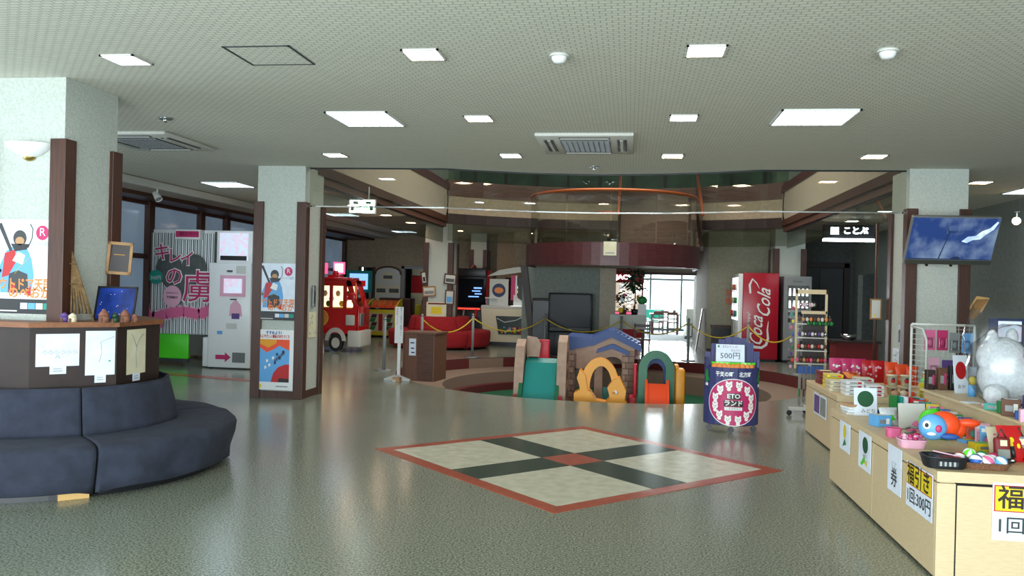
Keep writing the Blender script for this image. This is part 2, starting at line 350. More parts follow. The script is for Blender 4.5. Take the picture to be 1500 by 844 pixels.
# ---- ceilings
bul = [(-2.55, 11.03), (-2.0, 11.24), (-1.3, 11.45), (-0.45, 11.55), (0.4, 11.45), (1.1, 11.24), (1.65, 11.03)]
XL, XR = -4.45, 3.45
back = ring(5.9, R_(47), R_(133), 16)    # rear edge of the void, from right to left
hole = [(XL, 11.03)] + bul + [(XR, 11.03), (XR, back[0][1])] + back + [(XL, back[-1][1])]
ceiling = holed([(-7.6, -4), (10, -4), (10, 27), (-7.6, 27)], hole, H, 'ceiling_board', 'ceiling')
struct('ceiling_cove', MB().box(-13, -4, H-0.10, -7.6, 27, H+0.05, 'plaster_warm'))
struct('trim_2', MB().box(-7.63, -4, H-0.13, -7.57, 27, H-0.02, 'off_white'))
# slab edge of the void
b = MB()
def wall_path(b, pts, z0, z1, t, m):
    for (x0, y0), (x1, y1) in zip(pts[:-1], pts[1:]):
        d = Vector((x1-x0, y1-y0)); n = Vector((-d.y, d.x)).normalized()*t
        b.add([(x0, y0, z0), (x1, y1, z0), (x1+n.x, y1+n.y, z0), (x0+n.x, y0+n.y, z0), (x0, y0, z1), (x1, y1, z1), (x1+n.x, y1+n.y, z1), (x0+n.x, y0+n.y, z1)],
              [(0,3,2,1),(4,5,6,7),(0,1,5,4),(1,2,6,5),(2,3,7,6),(3,0,4,7)], m)
front = [(XL, 11.03)] + bul + [(XR, 11.03)]
wall_path(b, front, H+0.001, 3.9, -0.08, 'plaster_warm'); struct('wall_upper_front', b)
b = MB(); wall_path(b, front, 3.9, 4.12, -0.1, 'wood_beam'); struct('trim_3', b)
BR = [(XR, back[0][1])] + back + [(XL, back[-1][1])]
b = MB(); wall_path(b, BR, 3.34, 3.82, -0.12, 'plaster_beige'); struct('wall_upper_back', b)
b = MB(); wall_path(b, [(x, y-0.03) for x, y in BR], H-0.05, 3.36, -0.18, 'wood_black'); struct('trim_4', b)
b = MB(); wall_path(b, [(x, y-0.03) for x, y in BR], 3.80, 4.18, -0.16, 'wood_beam'); struct('trim_5', b)
for k, (x, s) in enumerate(((XL, -1), (XR, 1))):
    struct('wall_upper_left' if s < 0 else 'wall_upper_right', MB().box(x, 11.0, 3.2, x+s*0.12, 20.3, 3.95, 'plaster_warm'))
    b = MB().box(x-s*0.03, 11.3, 3.0, x+s*0.15, 19.7, 3.22, 'wood_beam').box(x-s*0.07, 11.3, 3.12, x+s*0.15, 19.7, 3.26, 'wood_dark')
    struct('trim_%d' % (6+k), b)
    struct('trim_%d' % (8+k), MB().box(x-s*0.03, 11.0, 3.93, x+s*0.15, 20.3, 4.1, 'wood_maroon'))
# upper floor: slab, outer walls, ceiling
ufl = holed([(-9, 8.5), (8, 8.5), (8, 27), (-9, 27)], [(XL-.1, 10.9)] + [(x, y-0.1) for x, y in bul] + [(XR+.1, 10.9), (XR+.1, back[0][1])] + [(x*1.0, y+0.2) for x, y in back] + [(XL-.1, back[-1][1])], 3.82, 'plaster_dark', 'floor_upper')
b = MB().box(-9, 26.4, 3.85, 8, 26.6, 6.6, 'plaster_grey').box(-9.1, 8.5, 3.85, -9, 27, 6.6, 'plaster_grey').box(8, 8.5, 3.85, 8.1, 27, 6.6, 'plaster_grey').box(-9, 8.4, 3.85, 8, 8.5, 6.6, 'plaster_grey')
struct('wall_upper', b); struct('ceiling_upper', MB().box(-9, 8.4, 6.6, 8, 27, 6.7, 'off_white'))
# ---- outer walls
WA, WB = (-8.75, 10.0), (-9.35, 26.5)
def wl(y): t = (y-WA[1])/(WB[1]-WA[1]); return WA[0]+(WB[0]-WA[0])*t
b = MB(); 
b.add([(wl(y), y, z) for y in (-4, 26.6) for z in (0, 0.5)], [(0, 1, 3, 2)], 'plaster_beige')
b.box(-9.5, -4, 3.0, -8.2, 5.0, 3.1, 'plaster_beige'); 
b.add([(wl(y), y, z) for y in (-4, 26.6) for z in (3.0, 3.1)], [(0, 1, 3, 2)], 'plaster_beige'); struct('wall_left', b)
posts = [2.0, 4.6, 7.2, 9.2, 11.2, 13.0, 14.4, 16.4, 17.6, 19.6, 21.6, 23.5, 26.3]
win = struct('window_1', MB().box(-9.6, 1.9, 3.0, -8.3, 26.4, 3.07, 'wood_dark'))
ang = math.atan2(WB[0]-WA[0], WB[1]-WA[1])
def lbox(b, y0, y1, z0, z1, dx0, dx1, m):
    b.add([(wl(y)+d, y, z) for z in (z0, z1) for y, d in ((y0, dx0), (y1, dx0), (y1, dx1), (y0, dx1))], [(0,1,2,3),(7,6,5,4),(0,4,5,1),(1,5,6,2),(2,6,7,3),(3,7,4,0)], m)
for y0 in posts:
    b = MB(); lbox(b, y0-0.09, y0+0.09, 0, 3.02, -0.02, 0.12, 'wood_dark'); obj('window_post', b, win)
for z0 in (0.45, 1.95, 2.94):
    b = MB(); lbox(b, 2, 26.3, z0, z0+0.09, -0.01, 0.09, 'wood_dark'); obj('window_rail', b, win)
for y0, y1 in zip(posts[:-1], posts[1:]):
    for z0, z1 in ((0.54, 1.95), (2.04, 2.94)):
        b = MB(); lbox(b, y0+0.09, y1-0.09, z0, z1, 0.0, 0.012, 'pane_dim'); obj('pane', b, win)
# far left back wall with two openings
Z0 = H+0.1
b = MB()
for x0, x1, z0 in ((-9.6, -8.75, 0), (-8.75, -8.3, 2.12), (-8.3, -7.27, 0), (-7.27, -5.9, 2.12), (-5.9, -4.0, 0)): b.box(x0, 26.4, z0, x1, 26.55, Z0, 'plaster_beige')
struct('wall_back_left', b)
struct('wall_passage', MB().box(-8.6, 30, 0, -4.6, 30.1, 2.6, 'plaster_grey').box(-8.7, 26.55, 0, -8.6, 30, 2.6, 'plaster_dark').box(-4.6, 26.55, 0, -4.5, 30, 2.6, 'plaster_grey').box(-8.1, 26.55, 0, -8.0, 30, 2.6, 'plaster_dark'))
struct('ceiling_passage', MB().box(-8.7, 26.5, 2.55, -4.5, 30.1, 2.65, 'off_white'))
floor2 = struct('floor_passage', MB().box(-8.7, 27, -0.05, -4.5, 30.1, 0.0, 'terrazzo_floor'))
struct('trim_10', MB().box(-8.8, 26.34, 0, -8.74, 26.42, 2.14, 'wood_beam').box(-8.31, 26.34, 0, -8.25, 26.42, 2.14, 'wood_beam').box(-7.34, 26.32, 0, -7.25, 26.42, 2.18, 'metal_dull').box(-5.92, 26.32, 0, -5.84, 26.42, 2.18, 'metal_dull').box(-7.34, 26.32, 2.1, -5.84, 26.42, 2.18, 'metal_dull'))
# curved beige wall behind the pit, left of the landing
b = MB(); wall_path(b, [(-4.0, 26.4), (-3.95, 24.6), (-3.3, 23.6), (-2.4, 23.2), (-0.75, 23.1)], 0, Z0, 0.1, 'plaster_beige'); struct('wall_back', b)
# end wall around the opening to the bright room
b = MB().box(-0.75, 26.3, 2.12, 2.05, 26.45, Z0, 'plaster_warm').box(2.0, 22.4, 0, 2.12, 26.45, Z0, 'plaster_warm').box(-0.85, 23.1, 0, -0.75, 26.4, Z0, 'plaster_warm')
b.box(-0.75, 26.3, 0, 0.30, 26.45, 2.2, 'plaster_warm'); struct('wall_back_middle', b)
b = MB().box(2.0, 22.3, 0, 3.62, 22.45, Z0, 'plaster_pale').box(3.62, 22.5, 0, 4.1, 22.6, Z0, 'plaster_grey').box(3.55, 22.3, 0, 3.62, 22.6, Z0, 'plaster_grey').box(4.1, 23.8, 0, 6.1, 23.9, Z0, 'plaster_dark'); struct('wall_back_right', b)
# dark wall and doorways on the right
b = MB()
for y0, y1, z0 in ((13.8, 21.8, 0), (21.8, 23.3, 2.15), (23.3, 23.9, 0)): b.box(6.0, y0, z0, 6.12, y1, Z0, 'plaster_grey')
struct('wall_right_rear', b)
struct('wall_side_passage', MB().box(6.12, 21.5, 0, 8.5, 21.6, 2.4, 'plaster_dark').box(6.12, 23.3, 0, 8.5, 23.4, 2.4, 'plaster_dark').box(8.5, 21.5, 0, 8.6, 22.3, 2.4, 'plaster_dark').box(8.5, 22.9, 0, 8.6, 23.4, 2.4, 'plaster_dark').box(6.1, 21.5, 2.4, 8.6, 23.4, 2.5, 'plaster_dark'))
b = MB().box(4.35, 23.62, 0, 4.45, 23.8, 2.45, 'wood_black').box(5.72, 23.62, 0, 5.85, 23.8, 2.45, 'wood_black').box(4.35, 23.62, 2.33, 5.85, 23.8, 2.47, 'wood_black').box(4.45, 23.72, 0, 5.72, 23.78, 2.33, 'black')
struct('door_1', b); obj('door_leaf', MB().box(5.1, 23.66, 0.02, 5.7, 23.71, 2.3, 'dark_grey').cyl((5.18, 23.6, 1.0), (5.18, 23.6, 1.25), 0.015, 'metal'), bpy.data.objects['door_1'])
struct('wall_right_front', MB().box(6.0, 13.7, 0, 10, 13.8, Z0, 'wall_brown_grey'))
struct('wall_right', MB().box(9.9, -4, 0, 10, 13.8, Z0, 'plaster_grey'))
struct('wall_front', MB().box(-13, -4.1, 0, 10, -4, 0.4, 'plaster_warm').box(-13, -4.1, 2.9, 10, -4, Z0, 'plaster_warm').box(-13, -4.1, 0, -7.2, -4, Z0, 'plaster_warm').box(4.2, -4.1, 0, 10, -4, Z0, 'plaster_warm'))
# baseboard pieces
struct('baseboard_back', MB().box(2.0, 22.27, 0, 3.6, 22.3, 0.12, 'wood_dark').box(3.6, 22.27, 0, 3.6, 22.3, 0.12, 'wood_dark'))
# ---- end room
struct('floor_end_room', MB().box(-1.5, 27, -0.05, 4.5, 34.2, 0.0, 'carpet_grey'))
b = MB().box(-1.5, 34, 0, -0.6, 34.1, 2.7, 'off_white').box(3.3, 34, 0, 4.5, 34.1, 2.7, 'off_white').box(-0.6, 34, 2.45, 3.3, 34.1, 2.7, 'off_white').box(-1.6, 26.5, 0, -1.5, 34, 2.7, 'off_white').box(4.5, 26.5, 0, 4.6, 34, 2.7, 'off_white')
b.box(2.1, 26.5, 0, 4.5, 26.6, 2.7, 'off_white').box(-1.5, 26.5, 0, 0.3, 26.6, 2.7, 'off_white'); struct('wall_end_room', b)
struct('ceiling_end_room', MB().box(-1.6, 26.45, 2.65, 4.6, 34.1, 2.75, 'off_white'))
w2 = struct('window_2', MB().box(-0.6, 33.98, 0, 3.3, 34.06, 0.08, 'dark_grey').box(-0.6, 33.98, 2.0, 3.3, 34.06, 2.08, 'dark_grey').box(-0.6, 33.98, 2.4, 3.3, 34.06, 2.45, 'dark_grey'))
for x in (-0.6, 0.78, 2.0, 3.24): obj('window_post', MB().box(x, 33.97, 0, x+0.07, 34.07, 2.45, 'dark_grey'), w2)
for x0, x1 in ((-.53, .78), (.85, 2.0), (2.07, 3.24)):
    obj('pane', MB().box(x0, 34.01, 0.08, x1, 34.015, 2.4, 'glass_clear'), w2)
struct('trim_11', MB().box(0.3, 26.22, 0, 0.38, 26.3, 2.14, 'wood_beam').box(0.3, 26.22, 2.08, 2.0, 26.3, 2.16, 'wood_beam'))
dd = struct('door_2', MB().box(-0.02, -0.72, 0.01, 0.02, 0.0, 2.06, 'wood_beam')); dd.location = (1.96, 26.25, 0); dd.rotation_euler = (0, 0, R_(12))
obj('door_window', MB().box(-0.026, -0.45, 1.15, 0.026, -0.32, 1.85, 'glass_green').box(-0.026, -0.45, 0.35, 0.026, -0.32, 0.95, 'glass_green'), dd)
obj('notice', MB().box(-0.03, -0.5, 0.98, -0.021, -0.26, 1.3, 'paper'), dd)
obj('door_handle', MB().cyl((-0.05, -0.62, 0.95), (-0.05, -0.62, 1.12), 0.012, 'metal').cyl((-0.05, -0.62, 1.0), (0, -0.62, 1.0), 0.008, 'metal'), dd)
# lit side room glimpsed between posts at the back left
# ---- columns
def column(x0, y0, w, d, ztop, posts, side_posts=True, name='column', label=''):
    t = thing(name, label, 'column', (x0+w/2, y0+d/2, 0))
    hw, hd = w/2, d/2
    obj('shaft', MB().box(-hw, -hd, 0.0, hw, hd, H if ztop is None else ztop, 'plaster_white'), t)
    for sx, sy in posts:
        b = MB(); px, py = sx*hw, sy*hd
        b.box(px-sx*0.10, py-sy*0.10, 0, px+sx*0.035, py+sy*0.035, 2.68, 'wood_dark', 0.004); obj('corner_guard', b, t)
    obj('skirting', MB().box(-hw-.02, -hd-.02, 0, hw+.02, hd+.02, 0.10, 'wood_dark'), t)
    return t
P4 = ((-1, -1), (1, -1), (1, 1), (-1, 1))
colA = column(-5.135, 6.05, 0.68, 0.68, None, P4, label='thick plaster column rising out of the octagonal counter at far left')
colB = column(-5.08, 10.85, 0.68, 0.68, None, P4, label='plaster column with dark wood corners and two posters behind the blue sofa')
colC = column(3.37, 10.85, 0.68, 0.68, None, P4, label='plaster column with dark wood corners behind the tilted wall television')
colD = column(-5.22, 20.9, 0.7, 0.7, 6.5, P4, label='plaster column behind the red sofa carrying framed pictures')
colE = column(3.45, 20.9, 0.7, 0.7, 6.5, P4, label='plaster column between the red vending machine and dark doorway')
colF = column(-4.75, 24.6, 0.48, 0.5, None, P4, label='narrow far plaster column behind the black arcade cabinet')
# ---- glass hanging under the ceiling edges (smoke curtains)
gcurt = thing('smoke_curtain', 'clear hanging glass smoke screen along the curved ceiling edge', 'glass screen', (0, 0, 0))
fr = [(-4.39, 10.98), (-2.5, 10.98), (-2.0, 11.19), (-1.3, 11.40), (-0.45, 11.5), (0.4, 11.40), (1.1, 11.19), (1.6, 10.98), (3.37, 10.98)]
for (x0, y0), (x1, y1) in zip(fr[:-1], fr[1:]):
    b = MB(); wall_path(b, [(x0, y0), (x1, y1)], 2.645, H-0.002, 0.008, 'glass_smoke'); obj('glass_pane', b, gcurt)
b = MB(); wall_path(b, fr, 2.63, 2.647, 0.014, 'chrome'); obj('bottom_rail', b, gcurt)
b = MB(); wall_path(b, fr, H-0.02, H-0.001, 0.02, 'dark_grey'); obj('top_rail', b, gcurt)
for nm, X, lab in (('l', XL-0.02, 'hanging glass screen under the left dark beam of the atrium'), ('r', XR+0.03, 'hanging glass screen under the right dark beam of the atrium')):
    t = thing('smoke_curtain', lab, 'glass screen', (X, 11.6, 0))
    for k in range(5): obj('glass_pane', MB().box(0, k*1.6, 2.62, 0.008, k*1.6+1.585, 3.0, 'glass_smoke'), t)
    obj('top_rail', MB().box(-0.01, 0, 2.98, 0.02, 8.0, 3.02, 'dark_grey'), t)
t = thing('smoke_curtain', 'curved hanging glass screen under the rear dark band of the atrium', 'glass screen', (0, 0, 0))
bk = [(x, y+0.1) for x, y in BR[1:-1]]
for p, q2 in zip(bk[:-1:2], bk[2::2]):
    b = MB(); wall_path(b, [p, q2], 2.7, H-0.04, 0.008, 'glass_smoke'); obj('glass_pane', b, t)
# upper gallery: glass parapet, posts and greenish windows
t = thing('gallery_parapet', 'glazed gallery parapet above the maroon upper fascia', 'glass screen', (0, 0, 0))
for p, q2 in zip(BR[1:-2:2], BR[3::2]):
    b = MB(); wall_path(b, [(p[0], p[1]+.05), (q2[0], q2[1]+.05)], 4.18, 4.75, 0.01, 'glass_green'); obj('glass_pane', b, t)
b = MB(); wall_path(b, [(x, y+.05) for x, y in BR[1:-1]], 4.75, 4.8, 0.05, 'wood_maroon'); obj('handrail', b, t)
mat('upper_window', '#4f7a62', 0.4, col2='#2c4a3a', scale=2.0, emit=0.12)
t = struct('window_3', MB().box(-7, 26.32, 4.25, 7, 26.38, 4.32, 'dark_grey').box(-7, 26.32, 5.45, 7, 26.38, 5.5, 'dark_grey'))
for x in range(-7, 7): obj('pane', MB().box(x+.06, 26.35, 4.32, x+.94, 26.37, 5.45, 'upper_window'), t); obj('window_post', MB().box(x-.05, 26.3, 4.25, x+.05, 26.39, 5.5, 'dark_grey'), t)
# ================================================================ CEILING FIXTURES
def wmb(t): return MB(T=Matrix.Translation(-t.location))
LN = {'warm': 'w', 'cool': 'cool white square recessed downlight'}
def downlight(x, y, kind, label, z=H, group=None):
    t = thing('ceiling_downlight', label, 'ceiling light', (x, y, z), 0, group); b = MB()
    for s in (-1, 1): b.box(s*0.115, -0.13, -0.012, s*0.13, 0.13, 0, 'off_white').box(-0.13, s*0.115, -0.012, 0.13, s*0.13, 0, 'off_white')
    obj('frame', b, t)
    b = MB(); b.add([(-.115, -.115, -.003), (.115, -.115, -.003), (.115, .115, -.003), (-.115, .115, -.003)], [(0, 1, 2, 3)], 'lamp_' + kind)
    obj('lamp', b, t, fixn=False)
DL = [(-3.63, 5.57, 'cool', 'cool white downlight nearest the top left corner of the ceiling'),
      (-1.43, 5.55, 'warm', 'pinkish square downlight right of the ceiling hatch'), (0.45, 5.56, 'warm', 'warm square downlight between the two dome detectors, nearest row'),
      (-1.44, 7.70, 'warm', 'warm downlight just right of the left louvred panel light'), (0.44, 7.70, 'cool', 'cool downlight just left of the right louvred panel light'),
      (-3.63, 9.88, 'cool', 'downlight in the row by the void, above the postered column'), (-1.45, 9.88, 'warm', 'downlight in the row by the void, left of the ceiling air conditioner'),
      (0.45, 9.88, 'warm', 'downlight in the row by the void, right of the ceiling air conditioner'), (2.68, 9.88, 'warm', 'downlight in the row by the void, left of the television column'),
      (4.65, 12.07, 'warm', 'small downlight right of the television column top'), (-5.56, 18.5, 'warm', 'downlight above the red truck game, nearer one of the wing'),
      (-5.55, 20.67, 'warm', 'downlight of the left wing just behind the dark beam'), (4.61, 18.5, 'cool', 'middle downlight seen under the right dark beam'), (4.63, 20.7, 'cool', 'farthest downlight seen under the right dark beam'), (4.63, 16.3, 'cool', 'nearest downlight seen under the right dark beam'),
      (-5.58, 16.3, 'warm', 'downlight beside the lit exit sign'), (-2.6, 24.6, 'warm', 'downlight beyond the void above the arcade machines'), (-4.9, 23.5, 'warm', 'downlight behind the red sofa column')]
for a in DL: downlight(*a)
def panel(x, y, sx, sy, label, z=H):
    t = thing('ceiling_panel_light', label, 'ceiling light', (x, y, z)); b = MB()
    hx, hy = sx/2, sy/2
    for s in (-1, 1): b.box(s*hx, -hy-.02, -0.015, s*(hx+.02), hy+.02, 0, 'white').box(-hx-.02, s*hy, -0.015, hx+.02, s*(hy+.02), 0, 'white')
    obj('frame', b, t)
    obj('diffuser', MB().add([(-hx, -hy, -.002), (hx, -hy, -.002), (hx, hy, -.002), (-hx, hy, -.002)], [(0, 1, 2, 3)], 'lamp_panel'), t, fixn=False)
    b = MB()
    for i in range(1, 9): b.box(-hx, -hy+sy*i/9-.003, -0.014, hx, -hy+sy*i/9+.003, -0.003, 'metal')
    for i in range(1, 7): b.box(-hx+sx*i/7-.003, -hy, -0.014, -hx+sx*i/7+.003, hy, -0.003, 'metal')
    obj('louvre', b, t)
panel(-2.53, 7.70, 0.56, 0.62, 'bright louvred square panel light left of the middle')
panel(1.57, 7.70, 0.62, 0.62, 'bright louvred square panel light on the right')
panel(-6.58, 12.95, 0.62, 0.62, 'panel light in the left wing above the photo booth')
panel(-6.6, 18.5, 0.62, 0.62, 'panel light above the red truck game')
panel(-6.7, 24.2, 0.62, 0.62, 'farthest panel light of the left wing')
panel(5.75, 13.0, 0.62, 0.62, 'panel light at the right edge of the picture')
def cassette(x, y, sx, sy, label):
    t = thing('ceiling_air_conditioner', label, 'air conditioner', (x, y, H)); hx, hy = sx/2, sy/2
    obj('panel', MB().box(-hx, -hy, -0.035, hx, hy, 0, 'off_white', 0.01), t)
    b = MB().box(-hx*.52, -hy*.6, -0.042, hx*.52, hy*.6, -0.034, 'dark_grey')
    for i in range(14): v = -hy*.56+hy*1.12*i/13; b.box(-hx*.5, v-.006, -0.048, hx*.5, v+.006, -0.04, 'grey')
    for i in range(10): v = -hx*.5+hx*i/9; b.box(v-.005, -hy*.58, -0.048, v+.005, hy*.58, -0.041, 'grey')
    obj('grille', b, t)
    for s in (-1, 1):
        obj('air_outlet', MB().box(s*hx*.66, -hy*.62, -0.04, s*hx*.86, hy*.62, -0.034, 'dark_grey').box(s*hx*.72, -hy*.6, -0.046, s*hx*.78, hy*.6, -0.034, 'off_white'), t)
        obj('air_outlet', MB().box(-hx*.52, s*hy*.7, -0.04, hx*.52, s*hy*.85, -0.034, 'dark_grey').box(-hx*.5, s*hy*.76, -0.046, hx*.5, s*hy*.79, -0.034, 'off_white'), t)
cassette(-0.5, 9.0, 1.0, 1.15, 'square ceiling air conditioner with grille in the middle of the room')
cassette(-5.45, 8.85, 1.0, 1.1, 'ceiling air conditioner at far left behind the thick column')
b = MB(T=Matrix.Translation((-2.525, 5.53, H)))
for s in (-1, 1): b.box(s*.225, -.235, -.004, s*.24, .235, 0, 'dark_grey').box(-.24, s*.222, -.004, .24, s*.235, 0, 'dark_grey')
t = thing('ceiling_hatch', 'square access hatch with dark outline in the ceiling', 'hatch', (-2.525, 5.53, H))
b.T = Matrix(); b = MB()
for s in (-1, 1): b.box(s*.225, -.235, -.005, s*.24, .235, 0, 'dark_grey').box(-.24, s*.222, -.005, .24, s*.235, 0, 'dark_grey')
obj('frame', b, t); obj('lid', MB().box(-.22, -.218, -.003, .22, .218, 0, 'ceiling_board'), t)
for x, y, lab in ((-0.51, 5.61, 'white dome smoke detector near the middle of the ceiling'), (1.59, 5.61, 'white dome smoke detector at the upper right of the ceiling')):
    t = thing('smoke_detector', lab, 'detector', (x, y, H))
    obj('base', MB().cyl((0, 0, -.018), (0, 0, 0), .07, 'off_white', .065, 20), t); obj('dome', MB().lathe([(.052, -.018), (.05, -.035), (.036, -.055), (.0, -.062)], (0, 0, 0), 'white', 20), t)
for x, y, lab in ((-4.55, 7.64, 'small round chrome ceiling speaker left of the hatch'), (-0.5, 10.77, 'small round sprinkler beside the void below the air conditioner')):
    t = thing('ceiling_sprinkler', lab, 'sprinkler', (x, y, H)); obj('plate', MB().cyl((0, 0, -.012), (0, 0, 0), .06, 'metal', .07, 16), t); obj('nozzle', MB().cyl((0, 0, -.04), (0, 0, -.012), .018, 'chrome', .03, 10), t)
# spot lamps on the cove and walls
def spot(loc, aim, label, on=True, kind='lamp_spot'):
    t = thing('spot_lamp', label, 'spot lamp', loc); a = Vector(aim).normalized()
    obj('bracket', MB().cyl((0, 0, 0), (0, 0, -.10), .012, 'off_white').cyl((0, 0, -.004), (0, 0, 0.0), .04, 'off_white'), t)
    c = Vector((0, 0, -.13)); b = MB().cyl(c-a*.08, c+a*.07, .045, 'off_white', .06, 14, False).cyl(c-a*.082, c-a*.08, .045, 'off_white', .045, 14)
    obj('lamp_housing', b, t); obj('lamp', MB().cyl(c+a*.05, c+a*.052, .052, kind if on else 'grey', .052, 14), t)
spot((-7.62, 12.6, 3.05), (0.5, -0.2, -0.6), 'unlit cream spot lamp on the cove above the photo booth', False)
spot((-6.75, 15.6, H), (0.3, -0.9, -0.3), 'glowing orange spot lamp above the red truck game')
spot((-7.62, 20.0, 3.05), (0.5, -0.2, -0.6), 'unlit white spot lamp on the cove above the red truck game', False)
spot((5.75, 13.55, 2.92), (-.5, -1, -.25), 'glowing spot lamp on the dark wall at far right')
# lit signs
t = thing('exit_sign', 'lit green and white emergency exit sign hanging under left beam', 'exit sign', (-4.36, 13.5, 2.76))
obj('case', MB().box(-.12, -.03, 0, .12, .03, .24, 'white'), t); obj('rod', MB().cyl((0, 0, .24), (0, 0, .45), .01, 'white'), t)
obj('lit_face', MB().box(-.11, -.034, .015, .11, -.03, .225, 'sign_lit').box(-.09, -.037, .03, .0, -.034, .14, 'sign_green').box(.03, -.037, .05, .09, -.034, .13, 'green').box(-.04, -.037, .16, .05, -.034, .2, 'green'), t)
t = thing('hanging_sign', 'hanging sign with glowing white characters before the dark doorway', 'sign', (4.42, 18.0, 2.82))
obj('board', MB().box(-.5, -.04, -.06, .5, .04, .22, 'dark_grey'), t)
obj('emblem', MB().box(-.36, -.05, .02, -.20, -.04, .17, 'sign_lit'), t); txt(t, 'ことぶ', .17, .13, -.045, .095, 'sign_lit', w=.48, bold=.006); obj('light_bar', MB().box(-.5, -.06, -.12, .5, .04, -.06, 'sign_lit'), t)
obj('rod', MB().cyl((-.4, 0, .22), (-.4, 0, .35), .008, 'metal'), t); obj('rod', MB().cyl((.4, 0, .22), (.4, 0, .35), .008, 'metal'), t)

# ================================================================ LEFT FOREGROUND: octagonal counter, blue sofa ring
OC = (-4.8, 6.5)
def ngon(r, n=8, off=PI/8, c=(0, 0)): return [(c[0]+r*math.cos(off+2*PI*i/n), c[1]+r*math.sin(off+2*PI*i/n)) for i in range(n)]
t = thing('octagonal_counter', 'dark octagonal counter with light wood top around the thick column', 'counter', (OC[0], OC[1], 0))
def ngon_ring(b, ro, hole, z0, z1, m):
    # top plate with a square cut-out for the column, built as 8 wedges
    o = ngon(ro); x0, x1, y0, y1 = hole
    inn = [(x1, y1), (x1*0+ (x0+x1)/2, y1), ((x0+x1)/2, y1), (x0, y1), (x0, y0), ((x0+x1)/2, y0), ((x0+x1)/2, y0), (x1, y0)]
    for i in range(8):
        j = (i+1) % 8; a, c, d, e = o[i], o[j], inn[j], inn[i]
        pts = [a, c, d, e] if (Vector(d)-Vector(e)).length > 1e-4 else [a, c, d]
        b.prism(pts, 'z', z0, z1, m)
b = MB(); o = ngon(0.83); ngon_ring(b, .83, (-.34, .35, -.46, .24), 1.2, 1.24, 'wood_counter'); obj('counter_top', b, t)
o = ngon(0.80); b = MB()
for i in range(8):
    a, c = Vector(o[i]), Vector(o[(i+1) % 8]); ins = 0.97
    b.add([(a.x, a.y, 0), (c.x, c.y, 0), (c.x, c.y, 1.2), (a.x, a.y, 1.2), (a.x*ins, a.y*ins, 0), (c.x*ins, c.y*ins, 0), (c.x*ins, c.y*ins, 1.2), (a.x*ins, a.y*ins, 1.2)], [(0,1,2,3),(7,6,5,4),(0,4,5,1),(3,2,6,7),(0,3,7,4),(1,5,6,2)], 'wood_black')
obj('cabinet_body', b, t)
# drawings pinned on the counter faces
def face_note(u, z0, z1, w, face, m, label, kind):
    ang = -PI/4 if face == 0 else 0.0
    ap = 0.80*math.cos(PI/8)+0.004
    n = Vector((math.cos(ang), math.sin(ang))); tt = Vector((-n.y, n.x))
    p = Vector(OC)+n*ap+tt*u
    t = thing('drawing', label, 'paper', (p.x, p.y, z0), ang+PI/2)
    h = z1-z0
    obj('sheet', MB().cloth(-w/2, 0, w/2, h, -.001, m, 6, 6, .0015, 1), t)
    obj('name_slip', MB().box(-w*.18, -.004, -.06, w*.2, -.002, .004, 'paper').box(-w*.1, -.0048, -.04, w*.12, -.004, -.034, 'pencil').box(-w*.1, -.0048, -.022, w*.1, -.004, -.017, 'pencil'), t)
    b = MB()
    if kind == 'branch':
        b.tube([(0, -.004, .05), (-.01, -.004, h*.45), (.0, -.004, h*.62), (.05, -.004, h*.8), (.09, -.004, h*.88)], .0022, 'pencil', 4); b.tube([(0, -.004, h*.6), (-.04, -.004, h*.78), (-.07, -.004, h*.9)], .002, 'pencil', 4)
    elif kind == 'people':
        for k in range(6):
            x = -w*.36+w*.14*k; b.tube([(x, -.004, h*.42), (x+.02, -.004, h*.5), (x+.035, -.004, h*.42), (x+.01, -.004, h*.38)], .0015, 'pencil', 4)
        b.tube([(-w*.05, -.004, h*.25), (0, -.004, h*.36), (w*.04, -.004, h*.24)], .002, 'pencil', 4)
    else:
        b.tube([(-.01, -.004, .1), (.01, -.004, h*.5), (0, -.004, h*.75)], .0014, 'pencil', 4); b.tube([(0, -.004, h*.75), (.1, -.004, h*.87)], .0014, 'pencil', 4); b.box(.06, -.0045, h*.3, .075, -.004, h*.33, 'teal')
    obj('pencil_lines', b, t)
face_note(-.115, .90, 1.15, .30, 0, 'paper', 'wide pencil drawing on the dark counter, leftmost of its papers', 'people')
face_note(.185, .82, 1.17, .215, 0, 'paper', 'tall pale drawing on the dark counter, middle of its papers', 'lines')
face_note(-.045, .80, 1.17, .27, 1, 'paper_cream', 'cream drawing of a forked twig, rightmost on the dark counter', 'branch')

